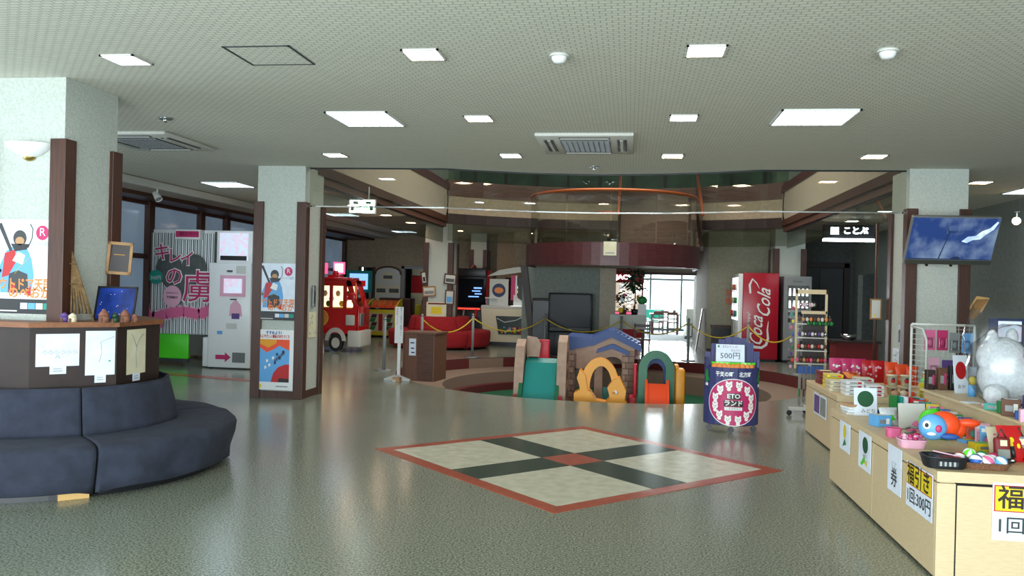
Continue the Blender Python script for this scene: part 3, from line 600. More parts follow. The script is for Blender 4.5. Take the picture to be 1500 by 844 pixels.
def sofa_ring(c, ri, rb, ro, hs, hb, m, cat, labels, a_off, foot=True, group=None):
    cx, cy = c
    for k in range(4):
        a0 = a_off+k*PI/2+.006; a1 = a0+PI/2-.012; mid = (a0+a1)/2
        t = thing('curved_sofa', labels[k], 'sofa', (cx, cy, 0))
        def drape(prof, n, amp, seed, wob):
            rnd = random.Random(seed); ph = [rnd.uniform(0, 6.28) for _ in range(6)]; fr_ = [rnd.uniform(5, 30) for _ in range(6)]
            vs = []; N = len(prof)
            for i in range(n+1):
                u = i/n; a = a0+(a1-a0)*u
                for j, (r, z, w) in enumerate(prof):
                    d = sum(math.sin(fr_[q]*u+ph[q]+j*.35*(q-2)) for q in range(6))/6*amp*w
                    e = 0.012*w*(math.exp(-((u)/.04)**2)+math.exp(-((1-u)/.04)**2))
                    vs.append(((r+d-e)*math.cos(a), (r+d-e)*math.sin(a), z+d*.5-e))
            fs = [(i*N+j, (i+1)*N+j, (i+1)*N+(j+1) % N, i*N+(j+1) % N) for i in range(n) for j in range(N)]
            b = MB(); b.add(vs, fs, m, True); b.add(vs, [tuple(range(N)), tuple(range(n*N, n*N+N))[::-1]], m); return b
        seat = [(ri, .05, 0), (ro-.06, .05, .6), (ro-.03, .06, 1.6), (ro-.02, .14, 1.4), (ro, .24, 1.2), (ro+.008, hs-.06, .8), (ro, hs-.025, .6), (ro-.03, hs-.003, .4), (ro-.1, hs+.006, .3), ((ro+rb)/2, hs+.012, .5), (rb, hs, .3), (ri, hs, 0)]
        obj('seat', drape(seat, 64, .03, k*3+1, 1), t)
        bkp = [(ri, hs-.02, 0), (rb+.03, hs-.02, .2), (rb+.02, hs+.05, .7), (rb-.01, (hs+hb)/2, 1), (rb-.035, hb-.05, .8), (rb-.05, hb-.015, .4), (rb-.08, hb, .3), (ri+.03, hb, .2), (ri, hb-.03, .1)]
        obj('backrest', drape(bkp, 64, .026, k*3+2, 1), t)
        if foot:
            b = MB()
            for a in (a1-.09,):
                p = Vector((math.cos(a), math.sin(a)))*(ro-.17); bb = MB(T=Matrix.Translation((p.x, p.y, 0)) @ Matrix.Rotation(a, 4, 'Z')); bb.box(-.08, -.1, 0, .08, .1, .07, 'carton'); obj('foot', bb, t)
            obj('plinth', MB().sector((0, 0), ri+.02, ro-.12, a0+.02, a1-.02, 0.0, .055, 'black', 16), t)
sofa_ring(OC, .84, .93, 1.44, .385, .74, 'fabric_navy', 'sofa', ['right module of the navy draped round sofa, facing the floor diamond', 'rear module of the navy draped round sofa, behind the counter', 'far left hidden module of the navy draped round sofa', 'left module of the navy draped round sofa, cut by the frame'], R_(-43))

# things on the octagonal counter
t = thing('reed_house_model', 'tall leaning bundle of tied reeds standing on the octagonal counter', 'reed ornament', (-4.34, 6.1, 1.24))
for k in range(9):
    f_ = k/8; obj('reed', MB().tube([(-.06+.17*f_, .02*(k % 3), 0.0 if k in (0, 8) else .06), (-.075+.085*f_, .02, .3), (-.10+.02*f_, .02, .56)], [.008, .008, .004], 'reed', 6), t)
obj('tie', MB().tube([(-.085, -.005, .3), (.03, -.005, .28)], .005, 'reed', 5).tube([(-.1, -.005, .46), (-.03, -.005, .45)], .005, 'reed', 5), t)
t = thing('star_picture', 'black framed deep blue night sky picture leaning on the counter', 'picture', (-4.20, 6.34, 1.24), 0.05, rot=(R_(-14), 0, 0.08))
obj('frame', MB().box(-.17, 0, 0, .17, .015, .015, 'black').box(-.17, 0, .275, .17, .015, .29, 'black').box(-.17, 0, 0, -.155, .015, .29, 'black').box(.155, 0, 0, .17, .015, .29, 'black'), t)
b = MB().box(-.155, .004, .015, .155, .012, .275, 'screen_blue')
for k in range(14): x, z = random.uniform(-.14, .14), random.uniform(.04, .26); b.box(x, .002, z, x+.0025, .0035, z+.0025, 'lit_white')
obj('picture', b, t)
t = thing('hanging_picture', 'gold wooden framed dark picture hung tilted on the thick column', 'picture', (-4.36, 6.66, 1.76), rot=(R_(-4), R_(3), R_(22)))
obj('frame', MB().box(-.10, -.015, -.14, .10, .01, -.115, 'wood_frame').box(-.10, -.015, .115, .10, .01, .14, 'wood_frame').box(-.10, -.015, -.14, -.078, .01, .14, 'wood_frame').box(.078, -.015, -.14, .10, .01, .14, 'wood_frame'), t)
obj('picture', MB().box(-.08, 0, -.118, .08, .006, .118, 'wood_black').box(-.05, -.001, .03, .04, 0, .034, 'yellow_deep'), t)
def clay_house(x, y, s, m, lab, cone):
    t = thing('clay_house', lab, 'ornament', (x, y, 1.24))
    obj('wall', MB().cyl((0, 0, 0), (0, 0, .045*s), .032*s, m, .03*s, 10), t); obj('roof', MB().cyl((0, 0, .045*s), (0, 0, (.085 if cone else .07)*s), .036*s, m, .006, 10), t)
    obj('doorway', MB().box(-.01*s, -.034*s, 0, .01*s, -.028*s, .03*s, 'brown'), t)
clay_house(-4.30, 5.98, 1.0, 'cream', 'pale yellow little clay castle left on the octagonal counter', False)
clay_house(-4.37, 5.98, 1.05, 'purple', 'mauve little clay mound beside the pale clay castle', False)
clay_house(-4.09, 6.06, 1.25, 'clay', 'brown pointed clay hut in front of the sky picture', True)
clay_house(-4.035, 6.12, .95, 'leaf', 'dark green narrow clay piece between the two brown huts', True)
clay_house(-3.99, 6.18, 1.2, 'clay', 'brown pointed clay hut, middle one of the ornaments', True)
clay_house(-3.95, 6.25, .95, 'clay', 'low brown clay hut right end of the ornaments', False)
t = thing('sconce_lamp', 'white half bowl wall lamp with brass cap on thick column', 'wall lamp', (-4.75, 6.04, 2.64))
obj('bowl', MB().lathe([(.20, .0), (.17, -.045), (.10, -.09), (.05, -.105)], (0, 0, 0), 'white_gloss', 20, PI, 2*PI, 1, .7), t); obj('cap', MB().lathe([(.055, -.10), (.05, -.12), (.02, -.135), (0, -.138)], (0, 0, 0), 'brass', 14, PI, 2*PI, 1, .7), t)

# ---- posters
def paddler_poster(name, x, y, z, w, h, lab):
    t = thing(name, lab, 'poster', (x, y, z)); P = 'skin'
    obj('sheet', MB().box(0, 0, 0, w, .003, h, 'paper'), t)
    b = MB(); Y = -.0012
    def f(pts, m, yy=Y): b.flat([(u*w, v*h) for u, v in pts], yy, m)
    f([(.18, .22), (.16, .5), (.26, .66), (.38, .72), (.58, .70), (.66, .58), (.70, .4), (.66, .22)], 'blue_light')
    f([(.30, .22), (.31, .42), (.45, .46), (.6, .42), (.62, .22)], 'dark_grey', Y-.0003)
    f([(.2, .38), (.24, .64), (.4, .68), (.42, .55), (.3, .4)], 'red', Y-.0004); f([(.36, .56), (.44, .66), (.56, .62), (.52, .52)], 'white', Y-.0005)
    b.disc(.47*w, .80*h, .105*w, .085*h, Y-.0004, 'dark_grey'); b.disc(.47*w, .77*h, .07*w, .045*h, Y-.0006, 'tan'); f([(.33, .74), (.62, .74), (.58, .68), (.4, .66)], 'black', Y-.0006)
    f([(.12, .95), (.18, .96), (.38, .64), (.34, .62)], 'dark_grey', Y-.0003); b.tube([(.6*w, Y, .70*h), (.66*w, Y, .8*h), (.67*w, Y, .9*h), (.63*w, Y, .95*h)], .004, 'dark_grey', 5)
    b.tube([(.4*w, Y-.0006, .42*h), (.52*w, Y-.0006, .52*h), (.64*w, Y-.0006, .60*h)], .002, 'yellow', 4)
    f([(.0, .44), (.14, .5), (.2, .45), (.1, .38), (0, .4)], 'skin'); f([(.3, .24), (.42, .34), (.4, .2)], 'red', Y-.0006); f([(.55, .2), (.66, .3), (.66, .19)], 'red', Y-.0006)
    b.disc(.82*w, .86*h, .10*w, .078*h, Y, 'magenta'); f([(0, 0), (1, 0), (1, .155), (0, .155)], 'black', Y)
    for k in range(4): f([(.5+.12*k, .05), (.61+.12*k, .05), (.61+.12*k, .115), (.5+.12*k, .115)], ['paper', 'blue_light', 'off_white', 'teal'][k], Y-.0004)
    f([(.0, .02), (.45, .02), (.45, .035), (0, .035)], 'off_white', Y-.0004); obj('print', b, t, fixn=False)
    txt(t, 'R', .10*w/.56*.9, .82*w, Y-.0016, .865*h, 'white'); txt(t, 'アウトドア天国', .10, .5*w, Y-.0016, .305*h, 'orange_soft', bold=.003, w=.95*w); txt(t, 'のべおか', .10, .64*w, Y-.0016, .215*h, 'orange_soft', bold=.003, w=.66*w)
    txt(t, 'わくわく延岡', .04, .8*w, Y-.0016, .74*h, 'pencil', w=.3*w)
paddler_poster('poster', -5.08, 6.04, 1.29, .56, .75, 'outdoor paddler poster on the thick column at the left edge')
paddler_poster('poster', -5.06, 10.82, 1.065, .565, .775, 'outdoor paddler poster on the column, above the orange poster')
t = thing('poster', 'white framed poster with orange and blue artwork, low on the column', 'poster', (-5.055, 10.82, .115)); w, h = .565, .82
obj('sheet', MB().box(0, 0, 0, w, .003, h, 'white'), t); b = MB(); Y = -.0012
def f(pts, m, yy=Y): b.flat([(u*w, v*h) for u, v in pts], yy, m)
f([(.13, .13), (.88, .13), (.88, .84), (.13, .84)], 'blue_light')
f([(.13, .70), (.3, .62), (.5, .68), (.62, .74), (.88, .66), (.88, .84), (.13, .84)], 'orange', Y-.0003); f([(.13, .76), (.34, .70), (.55, .78), (.55, .84), (.13, .84)], 'yellow_deep', Y-.0005)
f([(.42, .13), (.48, .28), (.6, .38), (.78, .43), (.88, .43), (.88, .13)], 'red', Y-.0003); f([(.6, .13), (.63, .2), (.88, .19), (.88, .13)], 'wood_black', Y-.0005)
for u, v in ((.3, .45), (.36, .38), (.45, .5), (.55, .56), (.62, .5), (.7, .6), (.5, .42), (.26, .34)): f([(u, v), (u+.05, v+.02), (u+.04, v+.06), (u-.01, v+.05)], 'white' if u < .5 else 'blue_dark', Y-.0006)
for k in range(9): f([(.5+.03*k, .45+.018*k), (.52+.03*k, .45+.018*k), (.52+.03*k, .51+.018*k), (.5+.03*k, .51+.018*k)], 'wood_black', Y-.0007)
b.disc(.14*w, .06*h, .05*w, .035*h, Y, 'yellow'); f([(.55, .05), (.85, .05), (.85, .07), (.55, .07)], 'pencil'); obj('print', b, t, fixn=False)
txt(t, 'すすめよう！', .05, .5*w, Y-.0008, .945*h, 'blue', bold=.002, w=.4*w); txt(t, '人にやさしい福祉のまちづくり', .05, .5*w, Y-.0008, .885*h, 'red', bold=.002, w=.75*w)
# bits on the side of the postered column
t = thing('wall_telephone', 'small grey metal keypad box on the side of the postered column', 'intercom', (-4.395, 11.2, 1.25)); obj('case', MB().box(0, -.045, 0, .03, .045, .30, 'metal_dull', .006), t); obj('slot', MB().box(.03, -.02, .05, .034, .02, .22, 'dark_grey'), t)
t = thing('wall_notice', 'patterned paper notice on the side of the postered column', 'notice', (-4.395, 11.2, .82)); obj('sheet', MB().box(0, -.14, 0, .003, .14, .36, 'paper_cream'), t)
b = MB()
for k in range(14): u, v = random.uniform(-.12, .1), random.uniform(.03, .32); b.box(.003, u, v, .0045, u+.02, v+.02, random.choice(['pencil', 'yellow', 'blue_light']))
obj('print', b, t)
# ================================================================ LEFT WING
# photo booth
t = thing('photo_booth', 'striped grey photo booth with big pink characters and lime green bench', 'photo booth', (-8.0, 14.4, 0)); B = lambda: MB(T=Matrix.Translation((8.0, -14.4, 0)))
obj('body', B().box(-9.15, 15.9, 0.05, -6.9, 16.0, 2.5, 'off_white').box(-9.2, 14.5, .05, -9.15, 16.0, 2.5, 'off_white').box(-9.15, 14.45, 2.44, -6.9, 16, 2.5, 'white'), t)
obj('side_panel', B().box(-9.18, 14.40, 0.55, -8.78, 14.44, 2.47, 'plaster_dark'), t)
obj('side_panel', B().box(-7.55, 14.40, 0.05, -7.28, 14.44, 2.47, 'plaster_dark'), t)
b = MB(); cl = [( -.95 + 1.39*i/48, .012*math.sin(i*1.9), 0) for i in range(49)]
vs = [(x, y, z) for z in (.58, 2.44) for x, y, _ in cl]; b.add(vs, [(i, i+1, 50+i, 49+i) for i in range(48)], 'curtain_stripe', True); obj('curtain', b, t, fixn=False)
b = MB(); cl = [(1.42 + .30*i/16, .02*math.sin(i*1.9)+.02, 0) for i in range(17)]
vs = [(x, y, z) for z in (.5, 2.5) for x, y, _ in cl]; b.add(vs, [(i, i+1, 18+i, 17+i) for i in range(16)], 'curtain_stripe', True); obj('curtain', b, t, fixn=False)
obj('sign_box', MB().box(-.27, -.12, 2.32, .22, .05, 2.5, 'white', .01).box(-.25, -.125, 2.36, .20, -.12, 2.47, 'magenta'), t); txt(t, '撮影コーナー', .08, -.02, -.13, 2.415, 'wood_black', w=.3)
# heart emblem
hp = [(-.17+.5*16*math.sin(a)**3/16, 1.66+.5*(13*math.cos(a)-5*math.cos(2*a)-2*math.cos(3*a)-math.cos(4*a))/15) for a in [2*PI*i/36 for i in range(36)]]
obj('heart_print', MB().prism(hp, 'y', -.05, -.045, 'plaster_dark'), t)
for s_, x, z, sz in (('キ', -.55, 2.06, .34), ('レ', -.3, 2.0, .3), ('イ', -.05, 1.95, .3), ('の', -.3, 1.62, .36), ('虜', .17, 1.42, .62)):
    txt(t, s_, sz*1.04, x, -.055, z, 'white', bold=.016); txt(t, s_, sz, x, -.062, z, 'magenta', bold=.003)
b = MB().disc(-.66, 1.62, .14, .13, -.06, 'teal'); obj('price_badge', b, t, fixn=False); txt(t, '300円', .09, -.66, -.064, 1.6, 'white', w=.2)
obj('round_badge', MB().disc(-.33, 1.27, .18, .2, -.054, 'pink_light'), t, fixn=False); txt(t, 'APPEARANCE', .04, -.33, -.058, 1.33, 'black', w=.24); txt(t, 'TORIKO', .06, -.33, -.058, 1.25, 'black', w=.22, bold=.002)
b = MB(); pts = [(-1.15, 1.75), (-1.1, 1.45), (-1.0, 1.15), (-.85, .9), (-.7, .85), (-.45, .95), (-.1, 1.0), (.2, .95), (.45, 1.05), (.6, 1.25), (.68, 1.45)]
for (x0, z0), (x1, z1) in zip(pts[:-1], pts[1:]):
    d = Vector((x1-x0, z1-z0)).normalized(); n = Vector((-d.y, d.x))*.09
    b.quad((x0-n.x, -.05, z0-n.y), (x1-n.x, -.05, z1-n.y), (x1+n.x, -.05, z1+n.y), (x0+n.x, -.05, z0+n.y), 'pink')
    for k in range(3):
        for sg in (-1, 1): b.disc(x0+(x1-x0)*(k+.5)/3+sg*n.x*1.05, z0+(z1-z0)*(k+.5)/3+sg*n.y*1.05, .035, .035, -.048, 'pink_light', 10)
b.flat([(-.75, .6), (-.55, .95), (-.5, .7)], -.055, 'pink'); b.flat([(-1.1, .75), (-.8, 1.2), (-.7, .7)], -.052, 'pink'); obj('ribbon_print', b, t, fixn=False)
obj('bench_panel', MB().box(-1.15, .0, .12, -.02, .06, .58, 'green_bright', .02).box(-1.15, .01, .06, -.02, .05, .12, 'dark_grey'), t)
b = MB().box(.5, -.28, .02, 1.3, .5, 1.9, 'white_gloss', .02).box(.62, -.25, 1.9, 1.3, .5, 2.48, 'white_gloss', .01); b.box(.36, -.2, .02, .5, .4, .55, 'white', .02); obj('cabinet', b, t)
b = MB().box(.68, -.265, 1.95, 1.22, -.25, 2.44, 'screen_pale').box(.7, -.27, 1.95, 1.2, -.262, 2.03, 'black'); obj('poster', b, t)
obj('screen', MB().box(.72, -.295, 1.30, 1.2, -.28, 1.68, 'pink_light').box(.80, -.31, 1.36, 1.14, -.295, 1.62, 'screen_pale'), t)
obj('speaker', MB().box(1.02, -.29, 1.72, 1.2, -.28, 1.85, 'off_white').box(.85, -.3, 1.74, .95, -.28, 1.77, 'dark_grey'), t)
obj('badge', MB().flat([(.9, .95), (1.15, .95), (1.12, 1.15), (1.02, 1.25), (.92, 1.15)], -.283, 'pink_light').flat([(.95, .9), (1.1, .9), (1.1, 1.0), (.95, 1.0)], -.285, 'purple'), t, fixn=False)
obj('coin_slot', MB().box(.92, -.3, 1.24, 1.04, -.28, 1.26, 'black').box(.68, -.285, .62, .78, -.28, .68, 'blue_light').box(.85, -.285, .72, 1.05, -.28, .82, 'off_white'), t)
obj('arrow_print', MB().flat([(.66, .17), (.84, .17), (.84, .12), (.95, .21), (.84, .30), (.84, .25), (.66, .25)], -.283, 'magenta').box(.98, -.286, .12, 1.22, -.281, .3, 'louvre'), t, fixn=False)
for x in (.55, 1.25): obj('foot', MB().cyl((x, -.2, 0), (x, -.2, .03), .03, 'dark_grey'), t)
t = thing('window_curtain', 'pale blue hanging curtain at the window left of the photo booth', 'curtain', (-8.5, 12.2, .5)); b = MB(); vs = [(x*.03, .03*math.sin(x*1.3), z) for z in (0, 1.9) for x in range(19)]; b.add(vs, [(i, i+1, 20+i, 19+i) for i in range(18)], 'curtain_pale', True); obj('fabric', b, t, fixn=False)

# fire engine claw game
t = thing('fire_engine_game', 'red toy fire engine claw game with white bumper and wheels', 'arcade game', (-6.80, 18.9, 0)); t.scale = (.82, .7, 1)
prof = [(-1.2, .28), (.66, .28), (.76, .5), (.80, .75), (.80, 1.02), (.72, 1.12), (.55, 1.6), (.45, 1.68), (-1.2, 1.68)]
b = MB(); HY = .55
# side walls with window openings: build as strips
def strip(x0, x1, z0, z1, m='red_gloss'):
    for y in (-HY, HY-.06): b.box(x0, y, z0, x1, y+.06, z1, m)
strip(-1.2, .76, .42, 1.0); strip(-1.2, .66, 1.52, 1.66)
for x0, x1 in ((-1.2, -.95), (-.08, .02), (.32, .42)): strip(x0, x1, 1.0, 1.52)
for y in (-HY, HY-.06): b.prism([(.76, 1.0), (.80, 1.02), (.72, 1.14), (.55, 1.62), (.45, 1.68), (.40, 1.6), (.62, 1.08), (.6, 1.0)], 'y', y, y+.06, 'red_gloss')
b.box(-1.2, -HY, 1.62, .48, HY, 1.72, 'red_gloss', .03); b.box(.72, -HY, .45, .80, HY, 1.04, 'red_gloss', .02); b.box(-1.2, -HY, .3, -1.1, HY, 1.7, 'red_gloss'); obj('body', b, t)
obj('windscreen', MB().add([(.74, -HY+.07, 1.08), (.74, HY-.07, 1.08), (.56, HY-.07, 1.6), (.56, -HY+.07, 1.6)], [(0, 1, 2, 3)], 'glass_clear'), t)
obj('side_window', MB().box(-.95, -HY+.02, 1.0, -.08, -HY+.03, 1.52, 'glass_clear'), t); obj('side_window', MB().box(.02, -HY+.02, 1.0, .32, -HY+.03, 1.52, 'glass_clear'), t)
obj('inside', MB().box(-1.1, .3, 1.0, .4, .34, 1.6, 'lit_cream').box(-1.1, -.45, .98, .55, .45, 1.02, 'yellow_deep'), t)
for k in range(12): obj('prize', MB().ball((-1.0+.12*k, random.uniform(-.1, .2), 1.1+.12*(k % 3)), .075, random.choice(['white', 'green', 'pink', 'blue_light', 'yellow', 'brown']), 8, 6), t)
obj('wheel_arch', MB().sector((0, 0), .20, .30, 0, PI, 0, .05, 'off_white', 16), t).matrix_local = Matrix.Translation((.14, -HY-.03, .26)) @ Matrix.Rotation(PI/2, 4, 'X')
b = MB().cyl((.14, -HY-.02, .21), (.14, -HY+.14, .21), .2, 'black', seg=24).cyl((.14, -HY-.035, .21), (.14, -HY-.018, .21), .12, 'off_white', seg=20); obj('wheel', b, t)
obj('bumper', MB().box(.48, -HY-.03, .12, .86, HY+.03, .5, 'off_white', .03), t); obj('skirt', MB().box(-1.2, -HY-.02, .06, -.36, HY, .42, 'off_white', .02), t)
obj('headlamp', MB().box(.42, -HY-.04, .62, .68, -HY, .86, 'off_white', .03), t); obj('headlamp', MB().box(.78, -HY+.05, .6, .84, -.1, .9, 'metal_dull', .02), t)
obj('mirror', MB().box(.5, -HY-.16, 1.2, .72, -HY-.08, 1.36, 'red_gloss', .02).box(.6, -HY-.1, 1.15, .64, -HY, 1.2, 'red'), t)
obj('beacon', MB().box(-.22, -.3, 1.72, .12, .1, 1.78, 'red_gloss', .01).cyl((-.05, -.1, 1.78), (-.05, -.1, 1.88), .1, 'red_gloss', .07, 14), t)
obj('sign_box', MB().box(-.15, -.02, 1.8, .18, .06, 2.08, 'lit_pink').box(-.1, -.03, 1.84, .14, -.02, 2.04, 'lit_white'), t); obj('sign_box', MB().box(-.9, -.05, 1.72, -.3, .2, 2.1, 'glass_clear').box(-.85, 0, 1.8, -.35, .1, 2.05, 'lit_pink'), t)
b = MB().disc(-.35, .78, .26, .2, -HY-.004, 'yellow').disc(-.35, .78, .24, .18, -HY-.005, 'orange_soft'); b.flat([(-.48, .72), (-.23, .72), (-.23, .82), (-.31, .88), (-.48, .86)], -HY-.007, 'red').disc(-.43, .71, .03, .03, -HY-.009, 'black').disc(-.28, .71, .03, .03, -HY-.009, 'black'); obj('sticker', b, t, fixn=False)
t = thing('kiddie_ride_base', 'small cream ride step in front of the red truck game', 'ride', (-7.0, 17.9, 0)); obj('body', MB().prism([(-.5, 0), (.16, 0), (.10, .55), (-.5, .6)], 'y', -.25, .3, 'off_white'), t); obj('grip', MB().tube([(0, -.1, .55), (0, -.1, .62), (-.2, -.1, .64)], .015, 'dark_grey'), t)

# candy pusher games
def pusher(x, y, lab, rz=0):
    t = thing('candy_pusher_game', lab, 'arcade game', (x, y, 0), rz); w = .44
    obj('body', MB().box(-w, -.4, .06, w, .4, .82, 'yellow', .01).box(-w+.05, -.41, .18, w-.05, -.4, .72, 'cream'), t)
    b = MB()
    for sx in (-.24, .24):
        for k in range(4): b.flat([(sx-.1+.04*(k % 2), .22+.12*k), (sx+.06+.04*(k % 2), .22+.12*k), (sx+.1+.04*(k % 2), .33+.12*k), (sx-.06+.04*(k % 2), .33+.12*k)], -.414, ['green', 'wood_maroon'][k % 2])
    b.box(-.06, -.415, .2, .06, -.41, .7, 'red'); obj('print', b, t, fixn=False)
    b = MB().prism([(-.4, .82), (.4, .82), (.4, 1.15), (.1, 1.1), (-.4, .86)], 'x', -w, -w+.03, 'green').prism([(-.4, .82), (.4, .82), (.4, 1.15), (.1, 1.1), (-.4, .86)], 'x', w-.03, w, 'yellow')
    b.add([(-w+.03, -.38, .88), (w-.03, -.38, .88), (w-.03, .38, 1.08), (-w+.03, .38, 1.08)], [(0, 1, 2, 3)], 'orange'); obj('tray', b, t, fixn=False)
    for k in range(4): obj('divider', MB().box(-.33+.2*k, -.3, .92, -.28+.2*k, .3, 1.1, 'orange_soft'), t)
    for sx in (-.35, .35): obj('foot', MB().cyl((sx, -.3, 0), (sx, -.3, .06), .04, 'black'), t)
pusher(-8.25, 24.6, 'yellow candy game with snake print, right behind the red truck'); pusher(-7.3, 24.4, 'yellow candy game with snake print, right one of the pair')
t = thing('fishing_game', 'small game with blue sea picture header behind the red truck', 'arcade game', (-8.6, 25.6, 0))
obj('body', MB().box(-.4, -.35, 0, .4, .35, 1.1, 'red', .02), t); obj('header', MB().box(-.42, .2, 1.3, .42, .3, 2.0, 'teal').box(-.3, .18, 1.4, .3, .2, 1.9, 'lit_blue'), t); obj('post', MB().box(-.4, .2, 1.1, -.34, .3, 1.3, 'metal_dull').box(.34, .2, 1.1, .4, .3, 1.3, 'metal_dull'), t)
t = thing('toy_ball', 'round red and white toy on the candy game', 'toy', (-8.1, 24.4, 1.06)); obj('body', MB().ball((0, 0, .1), (.16, .12, .1), 'red', 12, 8).ball((.02, -.1, .12), .05, 'white', 8, 6), t)
# arched photo board
t = thing('photo_board', 'white arched display board with old photographs on back wall', 'display board', (-7.78, 26.3, .5))
arch = [(-.42, 0), (.42, 0), (.42, 1.45)] + [(.42*math.cos(a), 1.45+.2*math.sin(a)) for a in [PI*i/10 for i in range(1, 10)]] + [(-.42, 1.45)]
obj('board', MB().prism(arch, 'y', -.03, 0, 'off_white'), t); obj('rim', MB().tube([(-.42, -.03, 1.4)]+[(.42*math.cos(a), -.03, 1.45+.2*math.sin(a)) for a in [PI-PI*i/10 for i in range(0, 11)]]+[(.42, -.03, 1.4)], .03, 'wood_beam', 6), t)
for x, z, w_, h_ in ((-.18, 1.2, .36, .28), (-.4, .75, .36, .32), (.02, .75, .38, .32), (-.4, .38, .36, .28), (.02, .38, .38, .28)):
    obj('photograph', MB().box(x, -.036, z, x+w_, -.03, z+h_, 'cream').box(x+.03, -.038, z+.06, x+w_-.03, -.036, z+h_*.6, 'plaster_dark'), t)
t = thing('side_cabinet', 'dark red wood cabinet below the arched photo board', 'cabinet', (-7.3, 25.75, 0)); obj('body', MB().box(-.5, -.3, 0, .5, .3, 1.15, 'wood_dark', .01), t); obj('door', MB().box(-.48, -.315, .05, .48, -.3, 1.1, 'wood_maroon'), t)
# driving simulator in the side room
t = thing('driving_simulator', 'cream and yellow driving game with steering wheel through the doorway', 'arcade game', (-6.65, 28.3, 0))
obj('body', MB().box(-.9, 0, 0, .9, .6, 1.3, 'cream', .02).box(-.9, -.6, 0, -.5, 0, .9, 'yellow', .02), t); obj('header', MB().box(-.9, .1, 1.9, .9, .5, 2.3, 'cream', .02), t); obj('screen', MB().box(-.9, .05, 1.3, .9, .5, 1.88, 'red').box(-.45, .03, 1.38, .2, .05, 1.8, 'black_gloss'), t)
b = MB(); b.tube([(.16*math.cos(a)-.3, -.1+.05*math.sin(a), 1.0+.2*math.sin(a)) for a in [2*PI*i/16 for i in range(17)]], .02, 'black').cyl((-.3, -.1, 1.0), (-.3, .05, 1.0), .03, 'black').box(-.45, -.11, .99, -.15, -.09, 1.01, 'black'); obj('steering_wheel', b, t)
obj('drink_slot', MB().box(.15, -.01, .55, .3, 0, .62, 'black'), t); obj('side_stripe', MB().box(.55, -.02, .2, .75, 0, 1.0, 'orange_soft').box(.55, -.02, 1.0, .75, 0, 1.6, 'blue_light'), t)
downlight(-6.6, 27.6, 'cool', 'ceiling light inside the side room with the driving game', 2.55)  # lamp added so the driving game behind the doorway is lit

# red round sofa
sofa_ring((-4.87, 21.25), .56, .80, 1.32, .45, .80, 'fabric_red', 'sofa', ['right module of the red round sofa, towards the ball game', 'rear module of the red round sofa, behind the column', 'left rear module of the red round sofa', 'front module of the red round sofa behind the rope'], R_(-45), foot=False)
# pictures around the rear column
def framed(x, y, z, w, h, lab, tilt, m='wood_frame', pic='pencil', paper=False):
    t = thing('hanging_picture', lab, 'picture', (x, y, z), rot=(0, R_(tilt), 0))
    obj('frame', MB().box(-w/2, -.02, 0, w/2, .0, h, m, .004), t); obj('picture', MB().box(-w/2+.035, -.025, .035, w/2-.035, -.02, h-.035, 'off_white').box(-w/2+.05, -.028, .06, w/2-.05, -.025, h*.55, pic), t)
framed(-5.07, 20.865, 1.30, .34, .26, 'framed grey photo on left post of the red sofa column', -4, pic='plaster_grey')
framed(-4.55, 20.865, 1.62, .32, .27, 'brown framed photo, highest on the red sofa column', 5, 'wood_dark', 'plaster_dark')
framed(-4.55, 20.865, 1.10, .24, .38, 'pale framed print low on the right post of the red sofa column', 2, 'wood_beam', 'blue_light')
framed(-5.2, 20.865, 1.62, .16, .32, 'narrow dark picture seen edge-on at left of the red sofa column', -8, 'wood_dark', 'wood_black')
t = thing('poster', 'pale route map notice on the red sofa column above the backrest', 'poster', (-4.88, 20.86, .74)); obj('sheet', MB().box(-.26, -.012, 0, .26, -.006, .42, 'paper_cream').box(-.22, -.014, .36, .22, -.012, .4, 'red_dark').box(-.14, -.014, .12, .14, -.012, .3, 'yellow'), t)

# black arcade cabinet
t = thing('arcade_cabinet', 'tall black arcade shooter with red side panel and lit screen', 'arcade game', (-4.42, 23.3, 0))
b = MB().box(-.5, 0, 0, .42, .7, 2.05, 'black', .02).box(-.5, -.35, 0, .42, 0, .95, 'black', .02).box(-.5, -.2, 1.85, .42, 0, 2.1, 'black', .02); obj('body', b, t)
obj('screen', MB().add([(-.42, -.06, 1.15), (.32, -.06, 1.15), (.32, 0.0, 1.8), (-.42, 0.0, 1.8)], [(0, 1, 2, 3)], 'black_gloss').box(.05, -.07, 1.52, .28, -.062, 1.56, 'lit_blue').box(.0, -.07, 1.44, .24, -.062, 1.47, 'lit_blue').box(.08, -.07, 1.36, .28, -.062, 1.39, 'lit_blue').box(-.1, -.07, 1.28, .2, -.062, 1.31, 'lit_blue'), t, fixn=False)
obj('side_panel', MB().prism([(-.35, .6), (.5, .6), (.6, 2.0), (.0, 2.05), (-.2, 1.2)], 'x', .42, .48, 'red_gloss'), t)
obj('control_panel', MB().box(-.48, -.42, .92, .40, -.1, 1.0, 'red_dark', .01).box(-.4, -.43, .94, .3, -.42, .98, 'lit_red'), t)
for x in (-.15, .2): obj('gun', MB().tube([(x, -.4, .95), (x, -.48, .8), (x, -.44, .6)], .035, 'red' if x > 0 else 'metal_dull', 6), t)
obj('coin_door', MB().box(-.4, -.36, .25, .3, -.35, .75, 'dark_grey').box(-.32, -.37, .62, -.28, -.36, .68, 'lit_red').box(-.05, -.37, .62, -.01, -.36, .68, 'lit_cream').box(-.34, -.37, .3, -.16, -.36, .4, 'off_white'), t)
obj('crown', MB().lathe([(.1, 0), (.07, .08), (.0, .14)], (0, .1, 2.08), 'red_dark', 8), t)
